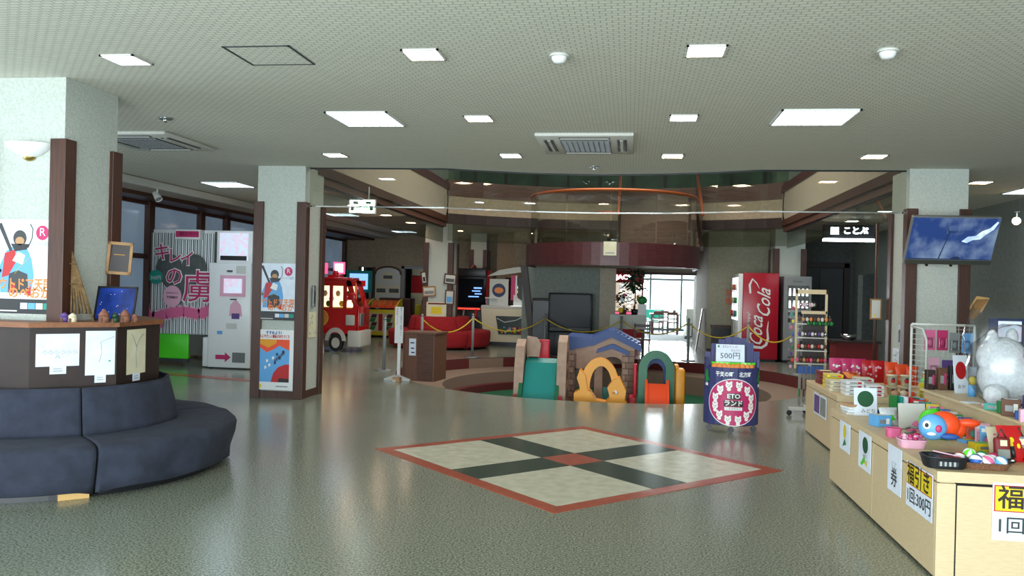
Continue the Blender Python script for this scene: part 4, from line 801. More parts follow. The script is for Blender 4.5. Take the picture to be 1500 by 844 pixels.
# ball shooting game with winged top
t = thing('ball_shooting_game', 'cream ball game with winged top and glass front of coloured balls', 'arcade game', (-3.22, 22.3, 0)); t.scale = (1.03, .5, 1.03)
b = MB().prism([(-.66, .10), (.66, .10), (.74, 1.0), (-.74, 1.0)], 'y', .0, .9, 'cream'); b.box(-.74, -.02, .98, .76, .92, 1.05, 'off_white', .01); b.box(-.6, .05, 0, .6, .85, .1, 'black'); obj('body', b, t)
obj('glass_front', MB().prism([(-.26, .30), (.34, .30), (.42, .78), (-.34, .78)], 'y', -.03, -.0, 'black'), t); obj('glass_pane', MB().flat([(-.24, .32), (.32, .32), (.4, .76), (-.32, .76)], -.125, 'glass_clear'), t, fixn=False)
for k in range(34): obj('ball', MB().ball((random.uniform(-.22, .32), random.uniform(-.09, -.06), .35+.035*random.random()+.05*(k % 3)), .03, random.choice(['yellow', 'red', 'green', 'blue_light', 'white', 'pink']), 8, 6), t)
obj('hose', MB().tube([(-.3, -.1, .72), (-.1, -.1, .62), (.2, -.1, .68), (.35, -.1, .76)], .01, 'white', 6), t)
obj('back_panel', MB().box(-.55, .3, 1.05, -.05, .4, 1.75, 'off_white').disc(-.3, 1.45, .18, .18, .295, 'blue_dark').disc(-.3, 1.45, .12, .08, .292, 'orange_soft'), t)
obj('neck', MB().box(.02, .3, 1.2, .14, .5, 1.85, 'magenta').box(.14, .28, 1.2, .18, .52, 1.85, 'white').prism([(.1, 1.05), (.72, 1.05), (.7, 1.12), (.3, 1.2), (.1, 1.35)], 'y', .2, .6, 'off_white').box(.2, .32, 1.2, .35, .5, 1.8, 'dark_grey'), t)
wing = [(-.6, 1.82), (-.2, 1.86), (.35, 1.95), (.5, 2.06), (.45, 2.10), (.1, 2.06), (-.3, 1.98)]
obj('wing', MB().prism(wing, 'y', .15, .75, 'off_white'), t); obj('wing_tip', MB().prism([(.35, 1.94), (.52, 2.0), (.68, 2.3), (.62, 2.36), (.5, 2.3), (.42, 2.1)], 'y', .15, .75, 'teal').prism([(.5, 2.12), (.6, 2.18), (.68, 2.32), (.6, 2.36), (.52, 2.3)], 'y', .13, .77, 'yellow'), t)
obj('badge', MB().disc(.5, .6, .05, .06, -.004, 'wood_frame'), t, fixn=False); obj('light_strip', MB().box(.05, -.02, 1.052, .45, .1, 1.056, 'lit_white'), t)
t = thing('plastic_tub', 'clear plastic tub on the left of the ball game top', 'tub', (-3.72, 22.5, 1.086)); obj('tub', MB().prism([(-.14, 0), (.14, 0), (.17, .2), (-.17, .2)], 'y', -.12, .12, 'plastic_film').box(-.17, -.14, .19, .17, .14, .21, 'white'), t)
t = thing('slot_machine', 'dark video game with glowing orange screen behind the ball game', 'arcade game', (-2.98, 22.9, 0)); obj('body', MB().box(-.45, 0, 0, .45, .5, 1.85, 'wood_black', .01), t); obj('screen', MB().box(-.36, -.01, 1.25, .36, 0, 1.75, 'black_gloss').box(-.2, -.02, 1.42, .2, -.01, 1.5, 'lit_orange').box(-.12, -.02, 1.55, .12, -.01, 1.62, 'lit_white').box(-.22, -.02, 1.32, .22, -.01, 1.36, 'lit_red'), t)
t = thing('storage_boxes', 'stacked clear grey storage boxes right of the ball game', 'box', (-2.12, 22.1, 0)); obj('box', MB().box(-.3, -.25, 0, .3, .25, .35, 'metal_dull', .02), t); obj('box', MB().box(-.28, -.22, .35, .28, .22, .62, 'grey', .02), t)

# ================================================================ SIGN, LECTERN, ROPE POSTS
t = thing('standing_sign', 'narrow white upright sign on post with cross feet and red writing', 'sign', (-3.78, 13.45, 0))
obj('board', MB().box(-.06, -.02, .62, .08, .0, 1.22, 'white', .003), t); obj('post', MB().box(-.01, 0, .05, .04, .04, 1.2, 'white'), t)
obj('foot', MB().prism([(-.22, 0), (.22, 0), (.22, .03), (.05, .09), (-.05, .09), (-.22, .03)], 'y', -.03, .03, 'off_white'), t); obj('foot', MB().prism([(-.22, 0), (.22, 0), (.22, .03), (.05, .09), (-.05, .09), (-.22, .03)], 'x', -.03, .03, 'off_white'), t)
obj('brick', MB().box(-.03, -.2, 0, .09, -.08, .07, 'tan'), t)
for k, ch in enumerate('館内での飲食はご遠慮下さい'): txt(t, ch, .034, .048, -.022, 1.19-.036*k, 'blue_dark')
for k, ch in enumerate('団体席へどうぞ'): txt(t, ch, .036, -.02, -.022, 1.18-.04*k, 'red')
t = thing('lectern', 'plain brown wooden lectern with a white notice by the pit', 'lectern', (-3.30, 13.75, 0), R_(-8))
obj('front_panel', MB().box(-.36, -.28, 0, -.12, -.25, .78, 'wood_lectern'), t); obj('side_panel', MB().box(-.38, -.28, 0, -.35, .28, .78, 'wood_lectern'), t); obj('side_panel', MB().box(.15, -.28, 0, .18, .28, .78, 'wood_lectern'), t); obj('front_panel', MB().box(-.12, -.29, 0, .15, -.26, .78, 'wood_beam'), t)
obj('top', MB().box(-.40, -.31, .78, .20, .3, .81, 'wood_lectern', .004), t); obj('notice', MB().box(-.27, -.286, .42, -.15, -.281, .70, 'paper').box(-.25, -.288, .62, -.18, -.286, .64, 'blue_dark').box(-.24, -.288, .53, -.18, -.286, .55, 'blue_dark').box(-.23, -.288, .46, -.17, -.286, .48, 'blue_dark'), t)
PO = [(-4.45, 14.9), (-4.3, 17.1), (-3.45, 18.35), (-1.95, 19.5), (-.18, 19.75), (1.35, 19.5), (2.55, 18.6), (3.35, 17.3)]
labs = ['grey rope post directly behind the narrow white sign', 'grey rope post behind the lectern', 'grey rope post in front of the red sofa', 'grey rope post before the black television', 'grey rope post before the cloth covered table', 'grey rope post before the doorway to the bright room', 'grey rope post before the red vending machine', 'grey rope post behind the merchandise rack']
for (x, y), lb in zip(PO, labs):
    t = thing('rope_post', lb, 'rope post', (x, y, 0)); obj('base', MB().cyl((0, 0, 0), (0, 0, .02), .17, 'metal_dull', .15, 20), t); obj('pole', MB().cyl((0, 0, .02), (0, 0, .93), .03, 'grey', seg=12), t); obj('cap', MB().ball((0, 0, .95), .035, 'metal_dull', 10, 8), t)
cl_ = ['yellow plastic chain between sign post and lectern post', 'yellow plastic chain left of the red sofa', 'yellow plastic chain in front of the red sofa ball game side', 'yellow plastic chain before the television', 'yellow plastic chain before the bright doorway', 'yellow plastic chain left of the red vending machine', 'yellow plastic chain across the vending machines']
for k in range(7):
    if k == 0: continue
    (x0, y0), (x1, y1) = PO[k], PO[k+1]; L_ = math.hypot(x1-x0, y1-y0)
    t = thing('barrier_chain', cl_[k], 'chain', (x0, y0, .88)); b = MB()
    obj('chain', b.tube([((x1-x0)*i/14, (y1-y0)*i/14, -.30*(1-(2*i/14-1)**2)) for i in range(15)], [.016 if i % 2 else .013 for i in range(15)], 'chain', 6), t)

# ================================================================ LANDING, WALL UNDER IT, TELEVISION, TABLE
LC = (-.42, 18.9); LR = 1.93
t = struct('landing', MB().sector(LC, 0, LR-.05, PI, 2*PI, 2.12, 2.5, 'plaster_warm', 32).box(LC[0]-LR+.05, 18.9, 2.12, LC[0]+LR-.05, 20.4, 2.5, 'plaster_warm'))
obj('fascia', MB().sector(LC, LR-.05, LR, PI, 2*PI, 2.08, 2.55, 'wood_maroon', 32).box(LC[0]-LR, 18.9, 2.08, LC[0]-LR+.05, 20.4, 2.55, 'wood_maroon').box(LC[0]+LR-.05, 18.9, 2.08, LC[0]+LR, 20.4, 2.55, 'wood_maroon'), t)
for k in range(6): obj('glass_pane', MB().sector(LC, LR-.1, LR-.09, PI+k*PI/6+.01, PI+(k+1)*PI/6-.01, 2.55, 3.58, 'glass_smoke', 6), t)
for s_ in (-1, 1): obj('glass_pane', MB().box(LC[0]+s_*(LR-.1), 18.92, 2.55, LC[0]+s_*(LR-.09), 20.4, 3.58, 'glass_smoke'), t)
obj('handrail', MB().tube([(LC[0]-LR+.08, 19.4, 3.55)]+[(LC[0]+(LR-.09)*math.cos(a), LC[1]+(LR-.09)*math.sin(a), 3.62) for a in [PI+PI*i/28 for i in range(29)]]+[(LC[0]+LR-.08, 19.4, 3.55)], .035, 'copper_rail', 10), t)
obj('notice', MB().box(LC[0]-.13, LC[1]-LR-.02, 2.28, LC[0]+.13, LC[1]-LR-.005, 2.56, 'paper_cream').box(LC[0]-.09, LC[1]-LR-.022, 2.32, LC[0]+.09, LC[1]-LR-.02, 2.34, 'pencil'), t)
st = struct('staircase', MB().prism([(19.0, 2.5), (19.0, 2.6), (21.7, 4.0), (21.7, 3.7)], 'x', -.33, -.26, 'wood_black').prism([(19.0, 2.5), (19.0, 2.6), (21.7, 4.0), (21.7, 3.7)], 'x', 1.52, 1.59, 'wood_black'))
for k in range(9): obj('stair_step', MB().box(-.26, 19.1+.29*k, 2.5+.155*k, 1.52, 19.4+.29*k, 2.655+.155*k, 'wood_stair', .006), st)
for x in (-.3, 1.56): obj('stair_rail', MB().tube([(x, 18.95, 3.3), (x, 19.1, 3.42), (x, 21.7, 4.9)], .035, 'copper_rail', 8), st)
for x in (-.3, 1.56): obj('glass_pane', MB().prism([(19.1, 2.7), (21.7, 4.1), (21.7, 4.8), (19.1, 3.35)], 'x', x-.005, x+.005, 'glass_smoke'), st)
obj('stair_rail', MB().tube([(-.3, 19.0, 3.34), (-.75, 18.98, 3.34)], .025, 'copper_rail', 8), st)
# wall under the landing
struct('wall_landing', MB().box(-2.62, 20.35, 0, -.68, 20.45, 2.1, 'plaster_grey')); struct('trim_12', MB().box(-.72, 20.15, 0, -.34, 20.45, 2.1, 'plaster_warm'))
b = MB(); b.add([(x, y, z) for y in (20.2, 20.4) for x, z in ((-2.66, 2.12), (-2.5, 2.12), (-2.22, .0), (-2.36, .0))], [(0, 1, 2, 3), (7, 6, 5, 4), (0, 4, 5, 1), (1, 5, 6, 2), (2, 6, 7, 3), (3, 7, 4, 0)], 'wood_black'); struct('trim_13', b)
t = thing('television', 'big black rear projection television on its stand below the landing', 'television', (-1.40, 19.9, 0))
obj('case', MB().box(-.52, 0, .55, .52, .3, 1.48, 'black', .02), t); obj('screen', MB().box(-.47, -.01, .68, .47, .0, 1.44, 'black_gloss'), t); obj('control_strip', MB().box(-.48, -.012, .58, .48, 0, .66, 'dark_grey').box(-.05, -.014, .61, .05, -.012, .63, 'off_white'), t)
obj('stand', MB().box(-.5, .02, 0, .5, .4, .55, 'black', .01), t)
t = thing('audio_cabinet', 'dark wooden cabinet left of the big television', 'cabinet', (-2.12, 20.0, 0)); obj('body', MB().box(-.2, 0, 0, .22, .3, 1.34, 'wood_black', .01), t); obj('door', MB().box(-.18, -.01, .05, .2, 0, 1.28, 'black'), t); obj('knob', MB().cyl((.14, -.03, .75), (.14, -.01, .75), .02, 'metal'), t)
t = thing('display_table', 'low table under a hanging mauve cloth beside the pier', 'table', (-.02, 20.4, 0))
obj('tablecloth', MB().box(-.44, -.3, .98, .42, .3, 1.0, 'off_white').cloth(-.44, .66, .42, .99, -.305, 'off_white', 20, 4, .01, 4).add([(.42, -.3, 1), (.42, .3, 1), (.47, .3, .5), (.47, -.3, .5)], [(0, 1, 2, 3)], 'off_white'), t, fixn=False)
for x, y in ((-.38, -.24), (.36, -.24), (-.38, .24), (.36, .24)): obj('leg', MB().box(x-.03, y-.03, 0, x+.03, y+.03, .98, 'wood_dark'), t)
t = thing('dark_chair', 'dark reddish wooden chair partly hidden beside cloth covered table', 'chair', (.30, 19.66, 0))
obj('seat', MB().box(-.2, -.0, .42, .2, .4, .46, 'wood_maroon'), t)
for x in (-.18, .16):
    for y in (0.02, .36): obj('leg', MB().box(x, y, 0, x+.03, y+.03, .42 if y > .1 else .82, 'wood_maroon'), t)
obj('backrest', MB().box(-.17, .02, .6, .17, .04, .64, 'wood_maroon').box(-.17, .02, .74, .17, .04, .8, 'wood_maroon'), t)
# plants and goods on the table
def leafy(t, c, n, r, h, m='leaf', ls=.12):
    for k in range(n):
        a = random.uniform(0, 2*PI); rr = random.uniform(.1, 1)*r; z = random.uniform(0, h); p = Vector((c[0]+rr*math.cos(a), c[1]+rr*math.sin(a), c[2]+z)); d = Vector((math.cos(a+random.uniform(-.6, .6)), math.sin(a), random.uniform(-.9, .4))).normalized(); s_ = d.cross(Vector((0, 0, 1))).normalized()*ls*.32; up = d.cross(s_).normalized()*ls*.08
        b = MB(); b.add([p, p+d*ls*.5+s_, p+d*ls, p+d*ls*.5-s_, p+d*ls*.5+up], [(0, 1, 4), (1, 2, 4), (2, 3, 4), (3, 0, 4)], m); obj('leaf', b, t, fixn=False)
t = thing('potted_plant', 'tall dark leafy plant reaching up to the landing', 'plant', (.12, 20.45, 1.0)); obj('pot', MB().lathe([(0, 0), (.07, 0), (.09, .13), (.08, .13)], (0, 0, 0), 'black', 14), t); obj('stem', MB().tube([(0, 0, .1), (.01, 0, .5), (-.02, 0, .95)], .016, 'brown', 6), t)
leafy(t, (0, 0, .62), 110, .26, .5, 'leaf', .19); leafy(t, (0, 0, .3), 16, .06, .4, 'leaf', .12)
t = thing('flower_pot', 'dark leafy arrangement with white pink flowers left on the table', 'plant', (-.16, 20.3, 1.0)); obj('pot', MB().lathe([(0, 0), (.08, 0), (.1, .12)], (0, 0, 0), 'brown', 14), t); leafy(t, (0, 0, .15), 50, .15, .42, 'leaf', .14)
obj('flower', MB().ball((-.02, -.12, .36), (.06, .04, .07), 'white', 10, 6), t); obj('flower', MB().ball((.03, -.13, .46), (.03, .03, .05), 'pink', 8, 6), t); obj('flower', MB().ball((-.05, -.13, .1), (.06, .04, .07), 'yellow', 10, 6), t)
t = thing('gift_box', 'white panelled box with a big green ribbon top on table', 'box', (.3, 20.25, 1.0)); obj('box', MB().box(-.1, -.06, 0, .1, .08, .26, 'white', .004), t); obj('ribbon', MB().ball((0, 0, .35), (.11, .08, .1), 'green', 10, 7, .12), t)
# crane game with JACK header
mat('lit_soft', '#e8d8c8', .5, emit=.7); mat('cloth_mauve', '#8d808c', .9)
t = thing('crane_game', 'red crane game with lit white header letters behind the table', 'arcade game', (-.12, 24.2, 0))
obj('cabinet', MB().box(-.45, 0, 0, .5, .8, .95, 'red', .01).box(-.45, .7, .95, .5, .8, 2.2, 'red').box(-.45, 0, .95, -.41, .8, 1.85, 'red').box(.46, 0, .95, .5, .8, 1.85, 'red'), t); obj('header', MB().box(-.46, -.02, 1.8, .51, .8, 2.1, 'red', .01), t)
txt(t, 'JACK', .17, -.05, -.03, 1.95, 'sign_lit', w=.5, bold=.006); obj('backlight', MB().box(-.4, .66, .97, .45, .69, 1.8, 'lit_soft'), t)
for k in range(8): obj('prize', MB().box(-.38+.1*k, .2+.1*(k % 2), 1.0+.3*(k % 3), -.31+.1*k, .3+.1*(k % 2), 1.14+.3*(k % 3), random.choice(['orange_soft', 'yellow', 'pink', 'cream'])), t)
obj('shelf', MB().box(-.41, .1, 1.28, .46, .6, 1.3, 'cream'), t); obj('glass_pane', MB().box(-.41, .01, .97, .46, .015, 1.8, 'glass_clear'), t); obj('light_bar', MB().box(-.41, -.01, .9, .46, 0, .95, 'lit_pink'), t)
t = thing('wall_emblem', 'green painted emblem above the doorway to the bright room', 'emblem', (.98, 26.28, 2.28)); b = MB()
for k in range(5): b.disc(-.2+.1*k, .04, .04, .04, -.012, 'green', 10)
b.flat([(-.12, .08), (-.05, .22), (.0, .1)], -.012, 'red_dark').flat([(.02, .08), (.08, .2), (.16, .08)], -.012, 'red_dark'); obj('print', b, t, fixn=False)
# ---- end room furniture
t = thing('dining_table', 'brown wooden table seen through the bright doorway', 'table', (1.3, 31.6, 0)); obj('table_top', MB().box(-.55, -.4, .70, .55, .4, .74, 'wood_beam', .004), t)
for x, y in ((-.5, -.36), (.44, -.36), (-.5, .3), (.44, .3)): obj('leg', MB().box(x, y, 0, x+.06, y+.06, .7, 'wood_beam'), t)
t = thing('sauce_box', 'small dark box on the brown table in bright room', 'box', (1.05, 31.6, .74)); obj('box', MB().box(-.12, -.06, 0, .12, .06, .1, 'wood_black').box(-.1, -.062, .02, .1, -.06, .08, 'red_dark'), t)
def din_chair(x, y, rz, lab):
    t = thing('dining_chair', lab, 'chair', (x, y, 0), rz); obj('seat', MB().box(-.2, -.2, .42, .2, .2, .46, 'wood_beam', .004), t)
    for sx in (-.19, .16):
        for sy, h in ((-.19, .42), (.16, .82)): obj('leg', MB().box(sx, sy, 0, sx+.03, sy+.03, h, 'wood_beam'), t)
    obj('backrest', MB().box(-.18, .165, .56, .18, .185, .60, 'wood_beam').box(-.18, .165, .72, .18, .185, .82, 'wood_beam'), t); obj('stretcher', MB().box(-.18, -.18, .2, .18, -.165, .23, 'wood_beam'), t)
din_chair(1.05, 31.0, PI, 'left wooden chair at the near side of the far table'); din_chair(1.55, 31.0, PI, 'right wooden chair at the near side of the far table'); din_chair(.68, 31.6, PI/2, 'wooden chair at the left end of the far table'); din_chair(1.3, 32.3, 0, 'wooden chair beyond the far table')
for x, lb in ((1.0, 'left green seat by the far window'), (2.6, 'right green bench by the far window')):
    t = thing('green_bench', lb, 'bench', (x, 33.2, 0)); obj('seat', MB().box(-.35, -.2, .4, .35, .2, .46, 'teal', .01), t); obj('backrest', MB().box(-.35, .16, .5, .35, .2, .85, 'teal', .01), t); obj('leg', MB().box(-.3, -.15, 0, -.26, .15, .4, 'dark_grey'), t); obj('leg', MB().box(.26, -.15, 0, .3, .15, .4, 'dark_grey'), t)
t = thing('office_chair', 'grey swivel chair on castors beside the open door', 'chair', (2.1, 28.6, 0)); obj('seat', MB().box(-.22, -.22, .45, .22, .22, .52, 'grey', .02), t); obj('backrest', MB().box(-.2, .18, .55, .2, .24, 1.0, 'off_white', .02), t); obj('column', MB().cyl((0, 0, .1), (0, 0, .45), .025, 'dark_grey'), t)
for k in range(5): a = k*2*PI/5; obj('castor_arm', MB().box(0, -.02, .06, .28, .02, .09, 'dark_grey').cyl((.27, -.02, .03), (.27, .02, .03), .03, 'black'), t).rotation_euler = (0, 0, a)
t = thing('desk', 'white topped desk at the right of the bright room', 'desk', (2.35, 30.0, 0)); obj('desk_top', MB().box(-.45, -.8, .7, .45, .8, .74, 'white', .004), t); obj('drawer_unit', MB().box(-.4, -.75, 0, -.1, .75, .7, 'off_white', .004), t); obj('leg', MB().box(.38, -.75, 0, .43, -.7, .7, 'grey'), t); obj('leg', MB().box(.38, .7, 0, .43, .75, .7, 'grey'), t)
t = thing('floor_lamp', 'slim dark stand near the far window', 'stand', (1.72, 32.9, 0)); obj('pole', MB().cyl((0, 0, 0), (0, 0, .8), .02, 'black'), t); obj('base', MB().cyl((0, 0, 0), (0, 0, .03), .16, 'black'), t); obj('head', MB().cyl((0, 0, .7), (0, 0, .86), .07, 'black'), t)
t = thing('leaning_board', 'brown wooden board leaning on the wall beside the open door', 'board', (1.80, 23.0, 0), rot=(0, R_(8), 0)); obj('board', MB().box(-.015, 0, .012, .015, .25, 1.15, 'wood_beam'), t)

# ================================================================ VENDING MACHINES
t = thing('red_vending_machine', 'red drinks vending machine showing white script lettering on its side', 'vending machine', (2.57, 20.0, 0))
obj('body', MB().box(0.03, 0, .06, .84, 1.2, 2.06, 'coke_red', .012).box(.06, .05, 0, .8, 1.15, .06, 'black'), t); obj('front_door', MB().box(-.07, .01, .08, .03, 1.19, 2.04, 'white_gloss', .01), t)
b = MB().box(-.078, .06, .95, -.07, 1.14, 1.95, 'lit_white')
obj('display_window', b, t)
for r_ in range(3):
    obj('shelf', MB().box(-.1, .06, 1.0+.31*r_, -.078, 1.14, 1.02+.31*r_, 'metal'), t)
    for k in range(6): obj('can', MB().cyl((-.1, .14+.17*k, 1.03+.31*r_), (-.1, .14+.17*k, 1.17+.31*r_), .033, random.choice(['red', 'green', 'blue', 'off_white', 'orange_soft']), seg=8), t)
obj('coin_panel', MB().box(-.085, .7, .55, -.07, 1.1, .9, 'off_white').box(-.09, .15, .2, -.07, 1.05, .42, 'dark_grey'), t)
MR = Matrix.Rotation(-PI/2, 4, 'Y')
def side_text(body, size, u, z, w, m, bold, shear=.25):
    b = MB(); M = Matrix(((0, 0, -1, 0), (0, 1, 0, 0), (1, 0, 0, 0), (0, 0, 0, 1)))  # reading upwards
    Sh = Matrix(((1, 0, shear, 0), (0, 1, 0, 0), (0, 0, 1, 0), (0, 0, 0, 1)))
    b.text(body, size, u, -.004, z, m, bold=bold, w=w, M=M @ Sh); return obj('lettering', b, t, fixn=False)
side_text('Coca', .42, .36, .75, .68, 'white', .004, .45); side_text('Cola', .42, .52, 1.40, .66, 'white', .004, .45); side_text('Enjoy!', .10, .17, 1.02, .26, 'white', .001, 0)
b = MB()
def ribbon(pts, ws, m='white', y=-.003):
    vs = []
    for i, (u, v) in enumerate(pts):
        d = Vector((pts[min(i+1, len(pts)-1)][0]-pts[max(i-1, 0)][0], pts[min(i+1, len(pts)-1)][1]-pts[max(i-1, 0)][1])).normalized(); n = Vector((-d.y, d.x))*ws[i]
        vs += [(u+n.x, y, v+n.y), (u-n.x, y, v-n.y)]
    b.add(vs, [(2*i, 2*i+2, 2*i+3, 2*i+1) for i in range(len(pts)-1)], m)
ribbon([(.22, .60), (.18, .52), (.20, .42), (.32, .34), (.48, .33), (.58, .4), (.62, .55), (.60, .75), (.62, .95)], [.005, .02, .03, .032, .03, .03, .026, .018, .004])
ribbon([(.20, 1.58), (.18, 1.78), (.24, 1.92), (.34, 1.82), (.40, 1.7)], [.02, .026, .02, .012, .004]); obj('swash', b, t, fixn=False)
t = thing('grey_vending_machine', 'silver grey vending machine with rows of lit bottles', 'vending machine', (3.52, 20.0, 0))
obj('body', MB().box(0, 0, .05, .62, .7, 2.0, 'metal_dull', .01).box(.03, .03, 0, .58, .68, .05, 'black'), t); obj('front_door', MB().box(.01, -.03, .07, .61, 0, 1.98, 'grey', .008), t)
for z in (1.55, 1.27):
    obj('display_window', MB().box(.08, -.036, z-.02, .56, -.03, z+.24, 'plaster_dark').box(.1, -.04, z-.02, .54, -.036, z-.005, 'black'), t)
    for k in range(5): obj('bottle', MB().cyl((.13+.095*k, -.045, z), (.13+.095*k, -.045, z+.17), .026, 'lit_white', .018, 8), t)
obj('coin_panel', MB().box(.1, -.036, 1.1, .25, -.03, 1.17, 'black').box(.3, -.036, 1.08, .42, -.03, 1.18, 'black').box(.1, -.036, .94, .22, -.03, 1.03, 'black').box(.33, -.04, .32, .55, -.03, .52, 'black').box(.12, -.036, .12, .5, -.03, .17, 'dark_grey'), t); txt(t, 'Drink', .07, .3, -.035, 1.88, 'dark_grey', w=.2)
t = thing('wall_notice', 'red no smoking characters on the pale wall left of red machine', 'notice', (2.55, 22.28, 1.35)); txt(t, '禁', .2, 0, -.005, .22, 'orange'); txt(t, '煙', .2, 0, -.005, 0, 'orange')
t = thing('low_shelf', 'low dark shelf against the pale wall beside red machine', 'shelf', (2.45, 22.05, 0)); obj('top', MB().box(-.35, -.2, .68, .5, .2, .74, 'wood_dark'), t); obj('body', MB().box(-.33, -.18, 0, .48, .18, .68, 'black'), t)
# ================================================================ PLAY PIT TOYS
Z = -.6
t = thing('toy_slide', 'toddler slide with teal chute between two beige climbing towers', 'slide', (-1.3, 13.1, Z))
def tower(x0, x1, h, lean):
    b = MB(); pr = [(-.45, 0), (.35, 0), (.33, h-.2), (.2, h-.03), (.02, h), (-.18, h-.1), (-.30, h-.4)]
    b.prism(pr, 'x', x0, x1, 'play_beige'); return b
o_ = obj('side_wall', tower(-.44, -.30, 1.38, 0), t); o_ = obj('side_wall', tower(.22, .36, 1.46, 0), t)
for z in (.25, .55, .85, 1.12): obj('hand_hole', MB().cyl((.36, -.02, z), (.366, -.02, z), .09, 'dark_grey', seg=14), t)
obj('arch', MB().prism([(-.30, 1.1), (-.1, 1.1), (-.08, 1.3), (-.15, 1.4), (-.3, 1.42)], 'y', .1, .2, 'play_beige'), t)
b = MB(); ch = [(-.95, .02), (-.66, .14), (-.35, .56), (-.02, 1.02), (.12, 1.08)]
for (y0, z0), (y1, z1) in zip(ch[:-1], ch[1:]):
    b.add([(-.30, y0, z0), (.2, y0, z0), (.2, y1, z1), (-.30, y1, z1), (-.30, y0, z0-.04), (.2, y0, z0-.04), (.2, y1, z1-.04), (-.30, y1, z1-.04)], [(0, 1, 2, 3), (7, 6, 5, 4), (0, 4, 5, 1), (3, 2, 6, 7)], 'play_teal')
    for x in (-.36, .2): b.add([(x+dx, y, z+dz) for y, z in ((y0, z0), (y1, z1)) for dx, dz in ((0, -.05), (.06, -.05), (.06, .15), (0, .15))], [(0, 4, 5, 1), (1, 5, 6, 2), (2, 6, 7, 3), (3, 7, 4, 0), (0, 1, 2, 3), (7, 6, 5, 4)], 'play_green')
obj('chute', b, t); obj('platform', MB().box(-.3, .1, .0, .2, .35, 1.05, 'play_red', .01).box(-.16, .3, 1.04, .04, .4, 1.36, 'play_red', .02), t); obj('foot_block', MB().box(-.43, -.47, .4, -.38, -.44, .56, 'play_red').box(.26, -.47, .4, .31, -.44, .56, 'play_red'), t)
t = thing('toy_playhouse', 'plastic playhouse with blue roof and beige stone walls', 'playhouse', (-.46, 13.75, Z))
W0, W1 = -.52, .56
b = MB().box(W0, -.05, 0, -.38, 0, 1.2, 'play_beige').box(-.38, -.05, 0, -.08, 0, .45, 'play_beige').box(-.38, -.05, .88, -.08, 0, 1.2, 'play_beige').box(-.08, -.05, 0, .05, 0, 1.2, 'play_beige').box(.36, -.05, 0, W1, 0, 1.2, 'play_beige')
b.prism([(W0, 1.2), (W1, 1.2), (W1, 1.28), (.18, 1.42), (W0, 1.22)], 'y', -.05, 0, 'play_beige'); b.box(W0, -.052, 0, -.38, -.05, 1.14, 'play_stone_dark').box(.365, -.052, 0, W1, -.05, 1.14, 'play_stone_dark').box(-.38, -.052, 0, -.06, -.05, .44, 'play_stone_dark')
arc = [(.05, 1.2), (.05, 1.0)] + [(.205-.155*math.cos(a), 1.0+.1*math.sin(a)) for a in [PI*i/8 for i in range(9)]] + [(.36, 1.2)]
b.prism(arc, 'y', -.05, 0, 'play_beige'); b.box(W0, 0, 0, W0+.05, 1.0, 1.2, 'play_beige').box(W1-.05, 0, 0, W1, 1.0, 1.25, 'play_beige').box(W0, .95, .0, W1, 1.0, .3, 'play_beige').box(W0, .95, .9, W1, 1.0, 1.2, 'play_beige'); obj('wall', b, t)
for zz in range(12):
    for x0, x1 in ((W0+.005, W0+.12), (.37, W1-.005)):
        z0 = .02+.1*zz; 
        if z0 > 1.12: continue
        o0 = .05 if zz % 2 else .1
        obj('stone', MB().box(x0, -.062, z0, x0+o0-.008, -.045, z0+.086, 'play_beige', .006), t); obj('stone', MB().box(x0+o0+.004, -.064, z0, x1, -.045, z0+.086, 'play_stone', .006), t)
for zz in range(4):
    for k in range(4): obj('stone', MB().box(-.38+.075*k+.02*(zz % 2), -.064, .03+.1*zz, -.315+.075*k+.02*(zz % 2), -.045, .118+.1*zz, ['play_beige', 'play_stone'][(k+zz) % 2], .012), t)
rf = [(W0-.12, 1.16), (W0-.10, 1.42), (-.1, 1.42), (.16, 1.56), (.2, 1.56), (.66, 1.30), (.66, 1.22), (.18, 1.46), (-.1, 1.30)]
obj('roof', MB().prism([(W0-.02, 1.18), (W0-.02, 1.42), (-.15, 1.40), (.12, 1.53), (.22, 1.53), (.66, 1.30), (.66, 1.2), (.18, 1.42), (-.1, 1.28)], 'y', -.12, 1.02, 'play_blue'), t)
obj('door_canopy', MB().prism([(-.06, 1.16), (-.04, 1.22), (.18, 1.31), (.23, 1.31), (.46, 1.2), (.47, 1.13), (.2, 1.24)], 'y', -.16, -.03, 'play_blue'), t)
for k in range(7): obj('roof_tile', MB().box(.24+.06*k, -.14, 1.515-.031*k, .29+.06*k, -.10, 1.545-.031*k, 'play_blue', .006), t)
obj('half_door', MB().box(.06, -.03, .0, .18, -.01, .6, 'play_teal'), t); obj('window_frame', MB().box(-.40, -.062, .44, -.06, -.05, .47, 'dark_grey').box(-.4, -.062, .86, -.06, -.05, .89, 'dark_grey').box(-.4, -.062, .44, -.375, -.05, .89, 'dark_grey'), t)
t = thing('toy_rocker', 'yellow plastic rocking ride shaped as a ring before the playhouse', 'rocker', (-.42, 12.75, Z)); b = MB()
outer = [(-.26, .05), (-.28, .5), (-.24, .92), (-.1, 1.12), (.05, 1.14), (.2, 1.02), (.3, .72), (.32, .5), (.38, .3), (.34, .05)]
ring_o = [( .0+.30*math.cos(a)*(1.0), .68+.48*math.sin(a)) for a in [2*PI*i/28 for i in range(28)]]; ring_i = [(.02+.17*math.cos(a), .70+.34*math.sin(a)) for a in [2*PI*i/28 for i in range(28)]]
vs = [(u, y, v) for y in (-.09, .09) for rg in (ring_o, ring_i) for u, v in rg]; n = 28; fs = []
for i in range(n):
    j = (i+1) % n; fs += [(i, j, n+j, n+i), (2*n+j, 2*n+i, 3*n+i, 3*n+j), (i, 2*n+i, 2*n+j, j), (n+j, 3*n+j, 3*n+i, n+i)]
